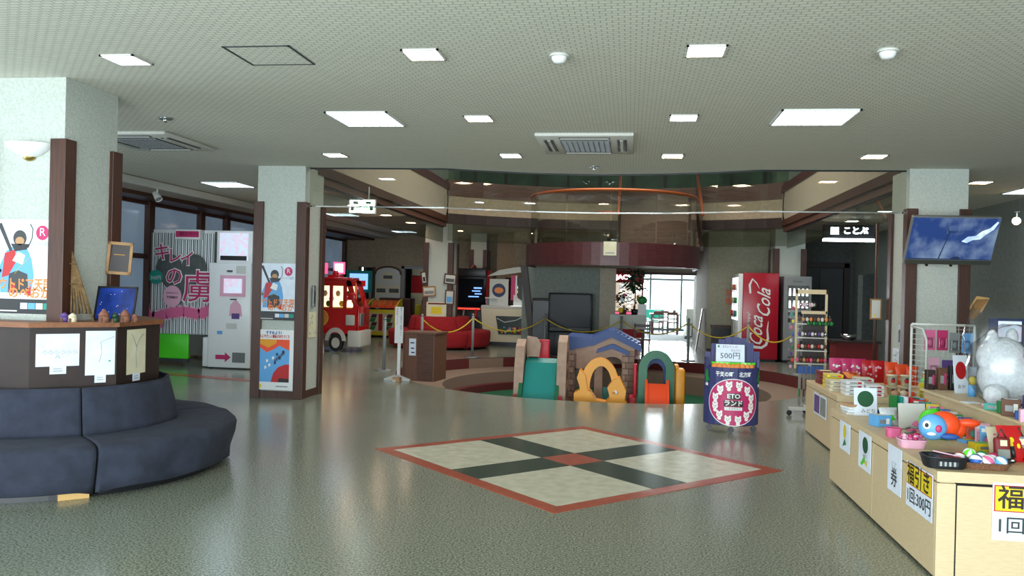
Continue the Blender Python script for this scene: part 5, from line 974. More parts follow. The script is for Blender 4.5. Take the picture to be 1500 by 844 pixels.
b.add(vs, fs, 'play_yellow'); obj('ring', b, t)
obj('back', MB().prism([(-.38, .35), (-.24, .35), (-.16, .62), (-.22, .9), (-.30, .98), (-.34, .85), (-.28, .68), (-.38, .62)], 'y', -.14, .14, 'play_yellow'), t)
obj('base', MB().prism([(-.36, .0), (.36, .0), (.44, .12), (.46, .40), (.38, .55), (.40, .68), (.30, .88), (.20, .84), (.12, .72), (.16, .58), (.10, .50), (-.05, .52), (-.14, .66), (-.22, .68), (-.28, .55), (-.36, .5)], 'y', -.16, .16, 'play_yellow'), t); obj('handle', MB().tube([(.22, -.2, .66), (.22, .2, .66)], .02, 'play_yellow').ball((.24, -.17, .66), (.045, .02, .03), 'white', 8, 6), t)
t = thing('toy_arch_slide', 'green toy arch with short orange slide and yellow side rail', 'slide', (.43, 13.0, Z)); b = MB()
vs = []; n = 20
prof = [(-.27, 0)] + [(-.27*math.cos(a), .98+.30*math.sin(a)) for a in [PI*i/n for i in range(n+1)]] + [(.27, 0)]; prin = [(-.14, 0)] + [(-.14*math.cos(a), .98+.18*math.sin(a)) for a in [PI*i/n for i in range(n+1)]] + [(.14, 0)]
m_ = len(prof); vs = [(u, y, v) for y in (-.06, .06) for rg in (prof, prin) for u, v in rg]; fs = []
for i in range(m_-1): j = i+1; fs += [(i, j, m_+j, m_+i), (2*m_+j, 2*m_+i, 3*m_+i, 3*m_+j), (i, 2*m_+i, 2*m_+j, j), (m_+j, 3*m_+j, 3*m_+i, m_+i)]
b.add(vs, fs, 'play_green'); obj('arch', b, t); b = MB(); b.add([(x*.92, y+.5, z*.9) for x, y, z in vs], fs, 'play_blue'); obj('rear_arch', b, t)
obj('chute', MB().prism([(-.5, .3), (-.1, .78), (-.1, .74), (-.5, .26)], 'x', -.14, .16, 'play_orange').prism([(-.5, .3), (-.1, .78), (-.1, .84), (-.5, .36)], 'x', -.17, -.13, 'play_orange').prism([(-.5, .3), (-.1, .78), (-.1, .84), (-.5, .36)], 'x', .15, .19, 'play_orange').box(-.14, -.5, 0, .16, -.46, .3, 'play_orange'), t)
obj('side_rail', MB().box(.29, -.06, 0, .43, .3, 1.0, 'play_yellow', .02).box(.28, -.0, 1.0, .34, .3, 1.06, 'play_yellow', .01), t)
t = thing('toy_red_panel', 'red plastic toy panel between the playhouse and green arch', 'toy', (.1, 13.1, Z)); obj('panel', MB().box(-.08, -.05, 0, .04, .25, .55, 'play_red', .02).box(-.02, -.05, .55, .04, .1, 1.05, 'play_red', .02), t)

# ================================================================ SNACK STAND
t = thing('snack_stand', 'navy wooden snack stand with a pink round emblem and price card', 'display stand', (1.19, 9.95, 0))
def stv(r, a): return (r*math.cos(a), r*math.sin(a)*.75)
for k in range(11):
    a0 = PI+PI*k/11+.01; a1 = PI+PI*(k+1)/11-.01; b = MB(); p0, p1 = stv(.31, a0), stv(.31, a1); q0, q1 = stv(.285, a0), stv(.285, a1); h = .84 if k in (0, 10) else .74
    b.add([(*p0, .09), (*p1, .09), (*q1, .09), (*q0, .09), (*p0, h), (*p1, h), (*q1, h), (*q0, h)], [(0, 3, 2, 1), (4, 5, 6, 7), (0, 1, 5, 4), (1, 2, 6, 5), (2, 3, 7, 6), (3, 0, 4, 7)], 'navy_panel'); obj('slat', b, t)
for k, (x0, x1, h) in enumerate(((-.31, -.24, .9), (-.24, -.16, 1.0), (-.16, -.08, 1.05), (-.08, 0, 1.08), (0, .08, 1.08), (.08, .16, 1.07), (.16, .24, 1.02), (.24, .31, .92))): obj('slat', MB().box(x0+.002, .0, .09, x1-.002, .02, h, 'navy_panel'), t)
obj('tray', MB().prism([stv(.28, PI+PI*i/12) for i in range(13)], 'z', .66, .69, 'black'), t); obj('bottom', MB().prism([stv(.28, PI+PI*i/12) for i in range(13)], 'z', .08, .11, 'black'), t)
for a in (PI+.3, PI+1.5, 2*PI-.3): x, y = stv(.26, a); obj('castor', MB().cyl((x, y-.012, .035), (x, y+.012, .035), .035, 'black', seg=12).box(x-.015, y-.015, .035, x+.015, y+.015, .09, 'dark_grey'), t)
# round emblem wrapped on the curved front
b = MB(); 
def wrap(u, v, d): a = 1.5*PI+u/.29; return (( .312+d)*math.cos(a), (.312+d)*math.sin(a)*.75, v)
def wdisc(b, cu, cv, ru, rv, d, m, n=20): b.add([wrap(cu, cv, d)]+[wrap(cu+ru*math.cos(2*PI*i/n), cv+rv*math.sin(2*PI*i/n), d) for i in range(n)], [(0, 1+i, 1+(i+1) % n) for i in range(n)], m)
def wring(b, cu, cv, ru, rv, d, m, n=40, k=8):
    vs = [wrap(cu+ru*(r/k)*math.cos(2*PI*i/n), cv+rv*(r/k)*math.sin(2*PI*i/n), d) for r in range(1, k+1) for i in range(n)]; vs.append(wrap(cu, cv, d)); c0 = len(vs)-1
    fs = [(c0, i, (i+1) % n) for i in range(n)] + [(r*n+i, (r+1)*n+i, (r+1)*n+(i+1) % n, r*n+(i+1) % n) for r in range(k-1) for i in range(n)]; b.add(vs, fs, m)
wring(b, 0, .35, .285, .27, .004, 'white'); wring(b, 0, .35, .275, .26, .006, 'magenta'); obj('emblem', b, t, fixn=False)
mat('animal_white', '#e6e1dc', .7)
for k in range(12):
    a = 2*PI*k/12+.25; u, v = .2*math.cos(a), .35+.2*math.sin(a); b = MB(); wdisc(b, u, v, .035, .035, .009, 'animal_white', 12); wdisc(b, u-.022, v+.032, .012, .016, .009, 'animal_white', 8); wdisc(b, u+.022, v+.032, .012, .016, .009, 'animal_white', 8); wdisc(b, u, v-.045, .022, .02, .008, 'animal_white', 8); wdisc(b, u-.012, v+.005, .005, .006, .011, 'black', 6); wdisc(b, u+.012, v+.005, .005, .006, .011, 'black', 6); wdisc(b, u, v-.012, .007, .004, .011, 'wood_black', 6); obj('animal_figure', b, t, fixn=False)
for s_ in (-1, 1):
    b = MB(); wdisc(b, s_*.33, .62, .035, .06, .006, 'green', 12); wdisc(b, s_*.33, .68, .028, .03, .007, 'green', 12); wdisc(b, s_*.36, .64, .02, .02, .006, 'green', 8); wdisc(b, s_*.30, .6, .02, .02, .006, 'green', 8); wdisc(b, s_*.34, .54, .014, .02, .007, 'white', 8); wdisc(b, s_*.315, .54, .014, .02, .007, 'white', 8); obj('green_figure', b, t, fixn=False)
def wtext(body, size, cu, cv, d, m, w, bold=.002):
    b = MB(); b.text(body, size, 0, 0, 0, m, w=w, bold=bold); b.V = [wrap(cu+x, cv+z, d) for x, y, z in b.V]; return obj('lettering', b, t, fixn=False)
b = MB(); wpatch = lambda b, u0, u1, v0, v1, d, m: b.add([wrap(u0+(u1-u0)*i/6, v, d) for v in (v0, v1) for i in range(7)], [(i, i+1, 8+i, 7+i) for i in range(6)], m)
wpatch(b, -.07, .07, .385, .455, .009, 'wood_black'); wpatch(b, -.1, .1, .305, .372, .009, 'wood_black'); obj('label_patch', b, t, fixn=False); wtext('ETO', .07, 0, .42, .012, 'white', .13); wtext('ランド', .07, 0, .34, .012, 'white', .18)
b = MB(); wpatch(b, -.09, .09, .262, .298, .009, 'white'); obj('label_patch', b, t, fixn=False); wtext('くるみだんご', .03, 0, .28, .014, 'wood_black', .15, 0)
wtext('干支の町', .06, -.10, .665, .006, 'white', .19); wtext('北方町', .06, .12, .665, .006, 'white', .14)
t2 = thing('price_card', 'white price card reading 500 yen on the navy snack stand', 'price card', (1.16, 9.86, .80), rot=(R_(-10), 0, 0)); obj('card', MB().box(-.16, 0, 0, .16, .004, .20, 'paper').box(-.17, .004, -.04, -.15, .01, .1, 'clay'), t2)
txt(t2, '500円', .085, 0, -.003, .065, 'dark_grey', w=.22); txt(t2, 'ETOランド', .035, .0, -.003, .17, 'red_dark', w=.16); txt(t2, 'せんべい', .03, .06, -.003, .13, 'red_dark', w=.11); obj('print', MB().disc(-.13, .175, .012, .014, -.003, 'green', 8), t2, fixn=False)
for k in range(9):
    x = -.2+.05*k; y = -.10-.05*math.cos(x*6)
    t3 = thing('snack_bag', 'orange rice cracker bag in the row on the navy stand', 'snack bag', (1.19+x, 9.95+y, .69), random.uniform(-.5, .5), 'cracker bags on the navy stand')
    obj('bag', MB().ball((0, 0, .05), (.045, .03, .05), 'orange_soft', 12, 8, .1), t3); obj('wrapper_edge', MB().box(-.045, -.006, .085, .045, .006, .11, 'green_bright'), t3)
# ================================================================ RIGHT: SHOP COUNTERS AND GOODS
TZ = .62; TT = .845
t = thing('sales_counter', 'long pale wood sales counter at the right front with price posters', 'counter', (1.74, 5.0, 0))
obj('carcass', MB().box(.02, .02, .03, 1.6, 2.5, .56, 'wood_light').box(.05, .05, 0, 1.55, 2.45, .03, 'black'), t)
obj('counter_top', MB().box(0, 0, .56, 1.62, 2.52, TZ, 'wood_light', .003), t)
obj('side_panel', MB().box(0, .022, .02, .02, 1.25, .553, 'wood_light', .002), t); obj('side_panel', MB().box(0, 1.254, .02, .02, 2.52, .553, 'wood_light', .002), t)
obj('end_post', MB().box(.0, 0, .02, .10, .02, .553, 'wood_light', .002), t); obj('end_panel', MB().box(.108, .0, .02, 1.6, .02, .545, 'wood_light', .002), t); obj('gap_shadow', MB().box(.10, .006, .02, .108, .02, .556, 'gap').box(.108, .006, .545, 1.6, .02, .556, 'gap'), t)
obj('lock', MB().box(-.004, 1.55, .5, .0, 1.59, .54, 'grey'), t)
obj('display_tier', MB().box(.68, 0.15, TZ, .71, 2.3, TT-.02, 'wood_light', .002).box(.66, .12, TT-.02, 1.6, 2.33, TT, 'wood_light', .003), t)
t = thing('sales_counter', 'shorter pale wood counter behind, stacked with confectionery boxes', 'counter', (2.06, 8.66, 0))
obj('carcass', MB().box(.02, .02, .03, 1.3, 1.45, .54, 'wood_light').box(.05, .05, 0, 1.25, 1.4, .03, 'black'), t); obj('counter_top', MB().box(0, 0, .54, 1.32, 1.47, .6, 'wood_light', .003), t)
obj('side_panel', MB().box(0, 0, .02, .02, 1.47, .533, 'wood_light', .002), t); obj('end_panel', MB().box(.022, 0, .02, 1.3, .02, .533, 'wood_light', .002), t); obj('lock', MB().box(-.004, .72, .48, .0, .76, .53, 'wood_dark'), t)
t = thing('notice_photo', 'pair of grey photos taped on the side of the rear counter', 'notice', (2.055, 9.07, .29)); obj('sheet', MB().box(-.003, 0, 0, 0, .6, .23, 'paper').box(-.005, .03, .02, -.003, .28, .21, 'plaster_grey').box(-.005, .32, .02, -.003, .57, .21, 'purple'), t)
# posters on the long side of the counter, reading from the aisle
MX = Matrix(((0, 1, 0, 0), (-1, 0, 0, 0), (0, 0, 1, 0), (0, 0, 0, 1)))
def side_poster(name, y0, y1, z0, z1, lab):
    t = thing(name, lab, 'poster', (1.736, (y0+y1)/2, z0), -PI/2); w = y1-y0; h = z1-z0
    obj('sheet', MB().box(-w/2, -.003, 0, w/2, 0, h, 'paper'), t); return t, w, h
t, w, h = side_poster('side_poster', 6.85, 7.17, .35, .58, 'narrow paper with a yellow dot, farthest along the counter side')
obj('print', MB().disc(.0, h*.68, .045, .055, -.005, 'yellow').flat([(-.06, .03), (.06, .06), (.0, .1)], -.005, 'green'), t, fixn=False)
t, w, h = side_poster('side_poster', 6.28, 6.60, .32, .59, 'paper with a dark green dot on the counter side')
obj('print', MB().disc(.02, h*.68, .07, .06, -.005, 'green_dark').flat([(-.1, .03), (.0, .1), (.03, .07), (-.06, .02)], -.005, 'green_bright').flat([(0, .05), (.08, .03), (.06, .08)], -.005, 'yellow'), t, fixn=False); txt(t, 'みどり', .035, .02, -.006, h*.38, 'black')
t, w, h = side_poster('side_poster', 5.60, 5.88, .32, .62, 'white paper with one bold character on the counter side'); txt(t, '券', .13, 0, -.006, h*.3, 'dark_grey', bold=.001); txt(t, 'くじ', .06, 0, -.006, h*.58, 'pencil')
def lottery(t, w, h, dx=0):
    obj('yellow_field', MB().box(-w/2+.008, -.005, h*.5, w/2-.008, -.003, h*.96, 'red').box(-w/2+.014, -.006, h*.5+.006, w/2-.014, -.005, h*.96-.006, 'yellow'), t)
    txt(t, '福引き', .14, 0, -.0075, h*.73, 'wood_black', w=w*.86, bold=.002); txt(t, '1回:300円', .10, 0, -.0055, h*.25, 'dark_grey', w=w*.88, bold=.001)
t, w, h = side_poster('side_poster', 5.05, 5.5, .31, .585, 'yellow and white lottery poster on the counter side'); lottery(t, w, h)
t = thing('side_poster', 'yellow and white lottery poster on the counter end, cut by the frame', 'poster', (2.27, 4.996, .255)); obj('sheet', MB().box(-.24, -.003, 0, .24, 0, .32, 'paper'), t); lottery(t, .48, .32)

# ---- little builders for goods
def carton(loc, w, d, h, m, lab, rz=0, band=None, name='carton_box', cat='box', group=None, top=None):
    t = thing(name, lab, cat, loc, rz, group); obj('box', MB().box(-w/2, -d/2, 0, w/2, d/2, h, m, min(.004, h*.1)), t)
    if band: obj('print', MB().box(-w/2*.6, -d/2-.001, h*.3, w/2*.2, -d/2, h*.65, 'grey').box(w/2*.25, -d/2-.001, h*.25, w/2*.7, -d/2, h*.75, band), t)
    if top: obj('label', MB().box(-w*.35, -d*.3, h, w*.35, d*.3, h+.001, top), t)
    return t
def bag(loc, w, h, m, lab, rz=0, m2='white', d=.04, lean=0, name='snack_bag', group=None, seed=0):
    t = thing(name, lab, 'snack bag', loc, rot=(lean, 0, rz), group=group); rnd = random.Random(seed+int(w*1000)); vs = []; nx, nz = 6, 8
    for s_ in (-1, 1):
        for j in range(nz+1):
            v = j/nz
            for i in range(nx+1):
                u = i/nx*2-1; th = d*(1-abs(u)**2.5)*math.sin(min(1, max(0, (v*1.08)))*PI)**.6 if 0 < v < .93 else .001
                vs.append((u*w/2*(1-.06*math.sin(v*PI)), s_*(th/2+.001)+rnd.uniform(-.002, .002), v*h))
    o = (nx+1)*(nz+1); fs = []
    for j in range(nz):
        for i in range(nx): a = j*(nx+1)+i; fs += [(a, a+1, a+nx+2, a+nx+1), (o+a, o+a+nx+1, o+a+nx+2, o+a+1)]
    b = MB(); b.add(vs, fs, m, True); obj('bag', b, t)
    b = MB(); 
    for k in range(5): u, v = rnd.uniform(-.3, .3)*w, rnd.uniform(.25, .75)*h; b.disc(u, v, w*rnd.uniform(.06, .13), w*rnd.uniform(.05, .12), -d/2-.003, m2, 8)
    obj('print', b, t, fixn=False); return t
def cup(loc, r, h, lab, m='cream'):
    t = thing('paper_cup', lab, 'cup', loc); obj('cup', MB().lathe([(0, 0), (r*.78, 0), (r, h*.9), (r*1.04, h*.9), (r*1.04, h*.97), (0, h)], (0, 0, 0), m, 18), t)
    obj('print', MB().lathe([(r*.86, h*.3), (r*.95, h*.62)], (0, 0, 0), 'red', 8, -2.1, -1.3).lathe([(r*.93, h*.55), (r*.98, h*.75)], (0, 0, 0), 'blue_dark', 8, -1.9, -1.4), t, fixn=False)
# rear counter: confectionery boxes (near edge first)
for i, (dx, n, lb) in enumerate(((0, 4, 'left stack'), (.19, 3, 'right stack'))):
    for k in range(n): carton((2.235+dx, 8.80+.0*k, .6+.037*k), .175, .20, .034, 'white', 'white confectionery box, %s, %s' % (lb+' on the rear counter', ['lowest', 'second from bottom', 'third from bottom', 'topmost'][k]), random.uniform(-.04, .04), 'red', top='paper')
for i, (x, y, n, m, bd, nm) in enumerate(((2.16, 9.15, 3, 'cream', 'red', 'cream box behind white stack'), (2.2, 9.45, 4, 'yellow', 'orange', 'yellow box farther back'), (2.42, 9.12, 4, 'off_white', 'red', 'pale box in middle stack'), (2.44, 9.42, 3, 'red', 'cream', 'flat red box behind'), (2.2, 9.80, 4, 'red_dark', 'cream', 'dark red box at the far end'))):
    for k in range(n): carton((x, y, .6+.037*k), .17, .22, .034, m, nm+', '+['lowest', 'second', 'third', 'topmost'][k]+' of its stack', random.uniform(-.06, .06), bd, top='paper_cream' if m != 'red' else 'orange_soft')
for k in range(3): bag((2.35+.12*k, 9.95, .62), .17, .26, 'magenta', ['leftmost', 'middle', 'rightmost'][k]+' tall pink red snack bag at the back of the rear counter', .1*k, 'white', .06, seed=k)
for k in range(2): bag((2.68+.1*k, 9.9, .62), .15, .25, 'red', ['left', 'right'][k]+' bright red snack bag beside the pink bags', .1, 'pink_light', .05, seed=k+5)
for k in range(3): bag((2.88+.11*k, 9.75, .62), .14, .25-.02*k, 'orange', ['leftmost', 'middle', 'rightmost'][k]+' orange snack bag behind the cups', .1, 'cream', .05, seed=k+9)
bag((2.52, 8.95, .6), .16, .14, 'yellow', 'yellow snack bag lying beside the white stacks', .5, 'orange', .06, lean=-.9)
bag((2.38, 9.25, .72), .18, .13, 'orange_soft', 'orange snack bag lying on the boxes', .3, 'red', .05, lean=-1.1)
for k, (x, z) in enumerate(((2.66, .6), (2.79, .6), (2.66, .69), (2.79, .69))): cup((x, 8.95, z), .055, .115 if z > .6 else .085, ['lower left', 'lower right', 'upper left', 'upper right'][k]+' cream cup of noodles on the rear counter')
for k, (x, y, m, lb) in enumerate(((2.63, 8.75, 'tan', 'flat tan snack tray in front of the cups'), (2.78, 8.73, 'orange', 'orange bowl in front of the cups'), (2.90, 8.74, 'pink_light', 'pink wrapped cake right of the orange bowl'), (2.72, 8.78, 'cream', 'cream cake pack between tray and bowl'))):
    t = thing('cake_pack', lb, 'snack', (x, y, .6)); obj('tray', MB().box(-.05, -.04, 0, .05, .04, .015, 'white'), t); obj('cake', MB().ball((0, 0, .035), (.045, .035, .03), m, 10, 7), t)
bag((3.0, 8.95, .6), .13, .18, 'green_bright', 'bright green snack bag right of the cups', -.3, 'white', .05, lean=-.3)
bag((3.1, 9.2, .6), .13, .2, 'yellow_deep', 'golden snack bag behind the green one', -.3, 'green', .05, lean=-.2)
bag((3.06, 8.75, .6), .14, .13, 'purple', 'purple sweet bag at the right of the rear counter', .2, 'blue_light', .04, lean=-.3)

# front counter goods
def sign_card(loc, w, h, lab, rz=0, m='paper', lean=-.12, name='display_card'):
    t = thing(name, lab, 'card', loc, rot=(lean, 0, rz)); obj('card', MB().box(-w/2, 0, 0, w/2, .004, h, m), t); obj('prop', MB().box(-.02, .004, 0, .02, .05, h*.5, 'off_white'), t); return t
t = sign_card((*(1.930, 7.160), TZ), .185, .225, 'white card with a dark green disc standing on the front counter', .1); obj('disc', MB().disc(0, .135, .066, .066, -.002, 'green_dark'), t, fixn=False); txt(t, 'みどり', .04, .02, -.002, .035, 'dark_grey')
sign_card((*(2.090, 6.530), TZ), .20, .19, 'blank pale grey card standing on the front counter', .15, 'off_white')
t = sign_card((2.620, 7.050, TT), .12, .30, 'white card with a red disc standing on the upper tier', .25); obj('disc', MB().disc(0, .18, .045, .07, -.002, 'red'), t, fixn=False); txt(t, 'あか', .035, 0, -.002, .05, 'dark_grey')
for k in range(4): carton((*(1.840, 7.240), TZ+.022*k), .12, .16, .02, ['off_white', 'paper', 'white', 'tan'][k], 'thin boxed pack at the far corner of the front counter, '+['lowest', 'second', 'third', 'top'][k], .1*k)
carton((*(1.890, 6.630), TZ), .12, .11, .085, 'blue_light', 'light blue carton behind the counter side papers', .3, 'white', top='cream')
carton((*(2.080, 7.320), TZ), .12, .04, .03, 'blue', 'bright blue toy pack beside the green disc card', .1)
carton((*(2.160, 7.380), TZ), .11, .05, .045, 'yellow', 'small yellow pack behind the blue toy pack', 0, 'green')
bag((*(1.970, 6.650), TZ), .15, .14, 'plush_white', 'white and green wrapped bundle by the pink basket', .3, 'green_bright', .08, lean=-.3)
def basket(loc, w, d, h, m, lab, fill=None, rz=0, r=.02):
    t = thing('basket', lab, 'basket', loc, rz); b = MB(); n = 24
    def ov(sx, z): return [(math.copysign(abs(math.cos(a))**.5, math.cos(a))*w/2*sx, math.copysign(abs(math.sin(a))**.5, math.sin(a))*d/2*sx, z) for a in [2*PI*i/n for i in range(n)]]
    vs = ov(.85, 0)+ov(1, h)+ov(.94, h)+ov(.8, .01); fs = [(k*n+i, k*n+(i+1) % n, (k+1)*n+(i+1) % n, (k+1)*n+i) for k in range(3) for i in range(n)]+[tuple(range(n))[::-1], tuple(range(3*n, 4*n))]; b.add(vs, fs, m); obj('basket', b, t)
    b = MB(); b.tube([p for p in ov(.98, h)]+[ov(.98, h)[0]], .006, m, 6); obj('rim', b, t)
    return t
tb = basket((*(1.840, 6.140), TZ), .10, .09, .06, 'pink', 'little pink basket near the counter edge')
tb = basket((*(1.840, 5.760), TZ), .17, .14, .05, 'pink_light', 'pale tray of pink wrapped sweets near the counter edge')
for k in range(26): obj('sweet', MB().ball((random.uniform(-.06, .06), random.uniform(-.045, .045), .05+random.uniform(0, .03)), (.016, .01, .012), random.choice(['magenta', 'pink', 'pink_light', 'red']), 6, 5), tb)
t = thing('toy_bundle', 'heap of small dark silver toys below the blank card', 'toy', (*(2.040, 6.310), TZ))
for k in range(10): a = random.uniform(0, PI); p = Vector((random.uniform(-.07, .07), random.uniform(-.03, .05), .01+.006*k)); obj('stick', MB().cyl(p-Vector((math.cos(a), math.sin(a), .1))*.035, p+Vector((math.cos(a), math.sin(a), .1))*.035, .008, random.choice(['dark_grey', 'metal', 'grey', 'pink']), seg=6), t)
t = thing('inflatable_toy', 'bright green inflated toy behind the blue and orange fish', 'toy', (*(2.130, 6.220), TZ)); obj('body', MB().ball((0, 0, .10), (.10, .07, .10), 'green_bright', 18, 12, .03), t); obj('nozzle', MB().cyl((.02, -.02, .19), (.02, -.03, .21), .012, 'green', seg=8), t)
# inflatable fish
fx = (1.990, 5.750)
t = thing('inflatable_fish', 'inflated toy fish, blue round head and orange body and tail', 'toy', (fx[0], fx[1], TZ+.05), -.1)
obj('head', MB().ball((-.03, -.02, .09), (.085, .07, .085), 'blue_light', 20, 14), t); obj('body', MB().ball((.05, .04, .10), (.10, .07, .09), 'orange', 20, 14).ball((.13, .06, .07), (.06, .05, .06), 'orange', 14, 10), t)
obj('tail', MB().ball((.20, .05, .12), (.07, .03, .028), 'orange', 14, 8), t); obj('fin', MB().ball((.06, -.06, .04), (.06, .02, .02), 'blue', 12, 8), t)
obj('eye', MB().ball((-.075, -.072, .11), (.028, .02, .030), 'white', 12, 8).ball((-.08, -.088, .11), (.012, .008, .014), 'black', 10, 6), t); obj('mouth', MB().ball((-.05, -.085, .055), (.03, .01, .012), 'white', 10, 6).ball((-.01, -.09, .09), (.02, .008, .025), 'magenta', 10, 6), t)
tb = basket((*(1.820, 5.140), TZ), .24, .17, .065, 'black', 'black plastic basket at the front corner of the counter')
obj('packet', MB().box(-.05, -.05, .05, .09, .03, .06, 'plastic_film').box(-.02, -.04, .06, .05, .0, .066, 'red_dark').tube([(-.06, 0, .09), (.08, -.04, .07)], .004, 'pink_light', 5), tb)
obj('lattice', MB().box(-.06, -.089, .02, .05, -.086, .045, 'louvre'), tb)
bx = (2.050, 5.160)
tb = basket((bx[0], bx[1], TZ), .26, .15, .035, 'wicker', 'shallow oval wicker basket holding striped balls')
for k, (dx, dy, dz, m, lb) in enumerate(((-.075, .02, .075, 'green_bright', 'green and white striped ball, highest in the wicker basket'), (-.06, -.03, .05, 'blue', 'blue and white striped ball, left in the wicker basket'), (.005, -.03, .048, 'pink', 'pink and white striped ball in the wicker basket'), (.075, -.03, .045, 'blue_light', 'light blue and white striped ball, right in the wicker basket'), (-.135, .0, .05, 'red', 'red and white striped ball at the left rim of the basket'), (-.005, .03, .06, 'green', 'dark green and white striped ball at the back of the basket'), (.06, .035, .05, 'magenta', 'magenta and white striped ball at the back right'))):
    o = obj('striped_ball', MB().ball((0, 0, 0), .036, m, 16, 12, stripes='white'), label=lb, cat='ball', loc=(bx[0]+dx, bx[1]+dy, TZ+dz)); o.rotation_euler = (.5+k, .3*k, k)
carton((*(2.280, 5.760), TZ), .15, .10, .05, 'yellow', 'lime yellow box behind the striped balls', .1, 'green', top='green_bright')
def doll(px, lab, m, m2, k):
    t = thing('toy_pouch', lab, 'toy', (px[0], px[1], TZ), rot=(-.12, 0, .1)); obj('pouch', MB().box(-.045, -.02, 0, .045, .02, .15, m, .012), t); obj('picture', MB().box(-.035, -.023, .02, .035, -.02, .08, m2).box(-.02, -.023, .1, .02, -.02, .135, 'cream'), t); obj('strap', MB().tube([(-.03, 0, .14), (0, 0, .20), (.03, 0, .14)], .005, 'black', 6).tube([(.05, -.02, .1), (.055, -.025, .03)], .012, 'black', 6), t); obj('shoe', MB().ball((.03, -.04, .015), (.03, .02, .015), 'black', 10, 6).ball((.03, -.055, .018), (.012, .006, .006), 'white', 8, 5), t)
doll((2.230, 5.360), 'dark red toy pouch with black strap right of the balls', 'red_dark', 'plaster_grey', 0); doll((2.360, 5.440), 'mottled grey toy pouch at the right frame edge', 'grey', 'red_dark', 1)
bag((*(2.310, 5.399), TZ), .16, .22, 'red', 'red and yellow snack bag at the right frame edge', .2, 'yellow', .05, lean=-.3)
bag((*(2.310, 5.595), TZ), .13, .18, 'cream', 'cream and pink toy packet leaning on the tier', .2, 'pink', .04, lean=-.3)
for px, m, m2, lb in (((2.420, 6.170), 'pink_light', 'teal', 'pale tube with teal cap leaning on the display tier'), ((2.450, 6.050), 'blue_light', 'blue', 'light blue tube leaning on the display tier')):
    t = thing('bubble_tube', lb, 'tube', (px[0], px[1], TZ), rot=(-.28, .16, 0)); obj('tube', MB().box(-.022, -.015, 0, .022, .015, .19, m, .006), t); obj('cap', MB().cyl((0, 0, .19), (0, 0, .23), .018, m2, seg=12), t)
t = thing('tissue_pack', 'white wrapped tissue pack with pink print beside the tubes', 'pack', (*(2.310, 6.157), TZ), .1); obj('pack', MB().box(-.075, -.05, 0, .075, .05, .12, 'plush_white', .02), t); obj('print', MB().box(-.06, -.052, .07, .06, -.05, .085, 'pink').box(-.05, -.052, .03, -.01, -.05, .06, 'green').box(.0, -.052, .03, .04, -.05, .05, 'pink_light'), t)
carton((*(2.310, 6.657), TZ), .19, .10, .06, 'wood_black', 'long black and red boxed toy', .05, 'red'); bag((*(2.310, 6.593), TZ), .15, .08, 'red_dark', 'small dark pink pouch behind the green toy', .1, 'pink', .03, lean=-.8)
carton((*(2.310, 6.355), TZ), .10, .06, .03, 'teal', 'teal boxed toy behind the orange fish', .3, 'white'); carton((*(2.310, 6.063), TZ), .13, .08, .02, 'blue_light', 'blue flat packet behind the fish tail', .4, 'orange', top='yellow')
carton((*(2.310, 7.007), TZ), .05, .04, .14, 'blue_dark', 'dark blue toy blister pack beside the telescoping toys', .1, 'yellow'); carton((*(2.310, 7.169), TZ), .05, .04, .12, 'dark_grey', 'black toy blister pack left of the dark blue one', .1, 'blue_light')
for q_, (px, lb) in enumerate((((2.487, 7.380), 'left'), ((2.567, 7.380), 'right'))):
    t = thing('toy_sword_pack', lb+' clear bag with pink and yellow foam toy sticks', 'toy', (px[0], px[1], TZ), rot=(-.05, .08+.08*q_, .1))
    obj('stick', MB().cyl((-.03, 0, .10), (-.03, 0, .33), .019, 'orange' if q_ else 'pink', seg=12), t); obj('stick', MB().cyl((.015, -.01, .06), (.015, -.01, .27), .019, 'yellow', seg=12).cyl((.015, -.01, 0), (.015, -.01, .06), .008, 'white', seg=8), t)
    obj('film', MB().box(-.055, -.03, 0, .045, .03, .34, 'plastic_film', .01), t); obj('header', MB().box(-.06, -.04, .34, .06, .04, .348, 'white'), t)
for k in range(7): carton((*[(2.2, 7.36), (2.2350000000000003, 7.340000000000001), (2.27, 7.32), (2.305, 7.300000000000001), (2.3400000000000003, 7.28), (2.375, 7.260000000000001), (2.41, 7.24)][k], TZ), .02, .10, .15, ['green', 'teal', 'paper', 'red', 'green_dark', 'blue_light', 'orange_soft'][k], 'thin upright boxed game, %s along the tier' % ['first', 'second', 'third', 'fourth', 'fifth', 'sixth', 'last'][k], .3, name='boxed_game')
# tier goods
carton((2.780, 7.200, TT), .20, .05, .20, 'paper', 'white framed board game box with red and green print on tier', .15, 'red')
t = thing('duck_bottle', 'yellow topped light blue bottle in front of the red disc card', 'bottle', (2.620, 6.850, TT)); obj('bottle', MB().cyl((0, 0, 0), (0, 0, .09), .03, 'blue_light', .028, 14), t); obj('head', MB().ball((0, 0, .12), (.028, .028, .035), 'yellow', 12, 8), t)
for k, (x, y, m) in enumerate(((1383, 552, 'wood_black'), (1392, 548, 'brown'), (1398, 556, 'black'))): carton((2.45+.09*k, 7.26, TT), .07, .05, .16+.02*k, m, 'dark boxed toy, %s of three behind the foam sticks' % ['first', 'second', 'third'][k], .1, 'magenta')
for k, (u, m, lb) in enumerate(((0, 'pink_light', 'pale pink flat packet on the front of the tier'), (.12, 'blue_dark', 'dark blue small box on the front of the tier'), (.22, 'teal', 'teal small box on the front of the tier'), (-.12, 'paper', 'white glossy flyer on the front of the tier'))):
    px = (2.52, 6.25); carton((px[0]+u*.6, px[1]-u*1.5, TT), .10, .08, [.02, .05, .04, .006][k], m, lb, .2, 'white')
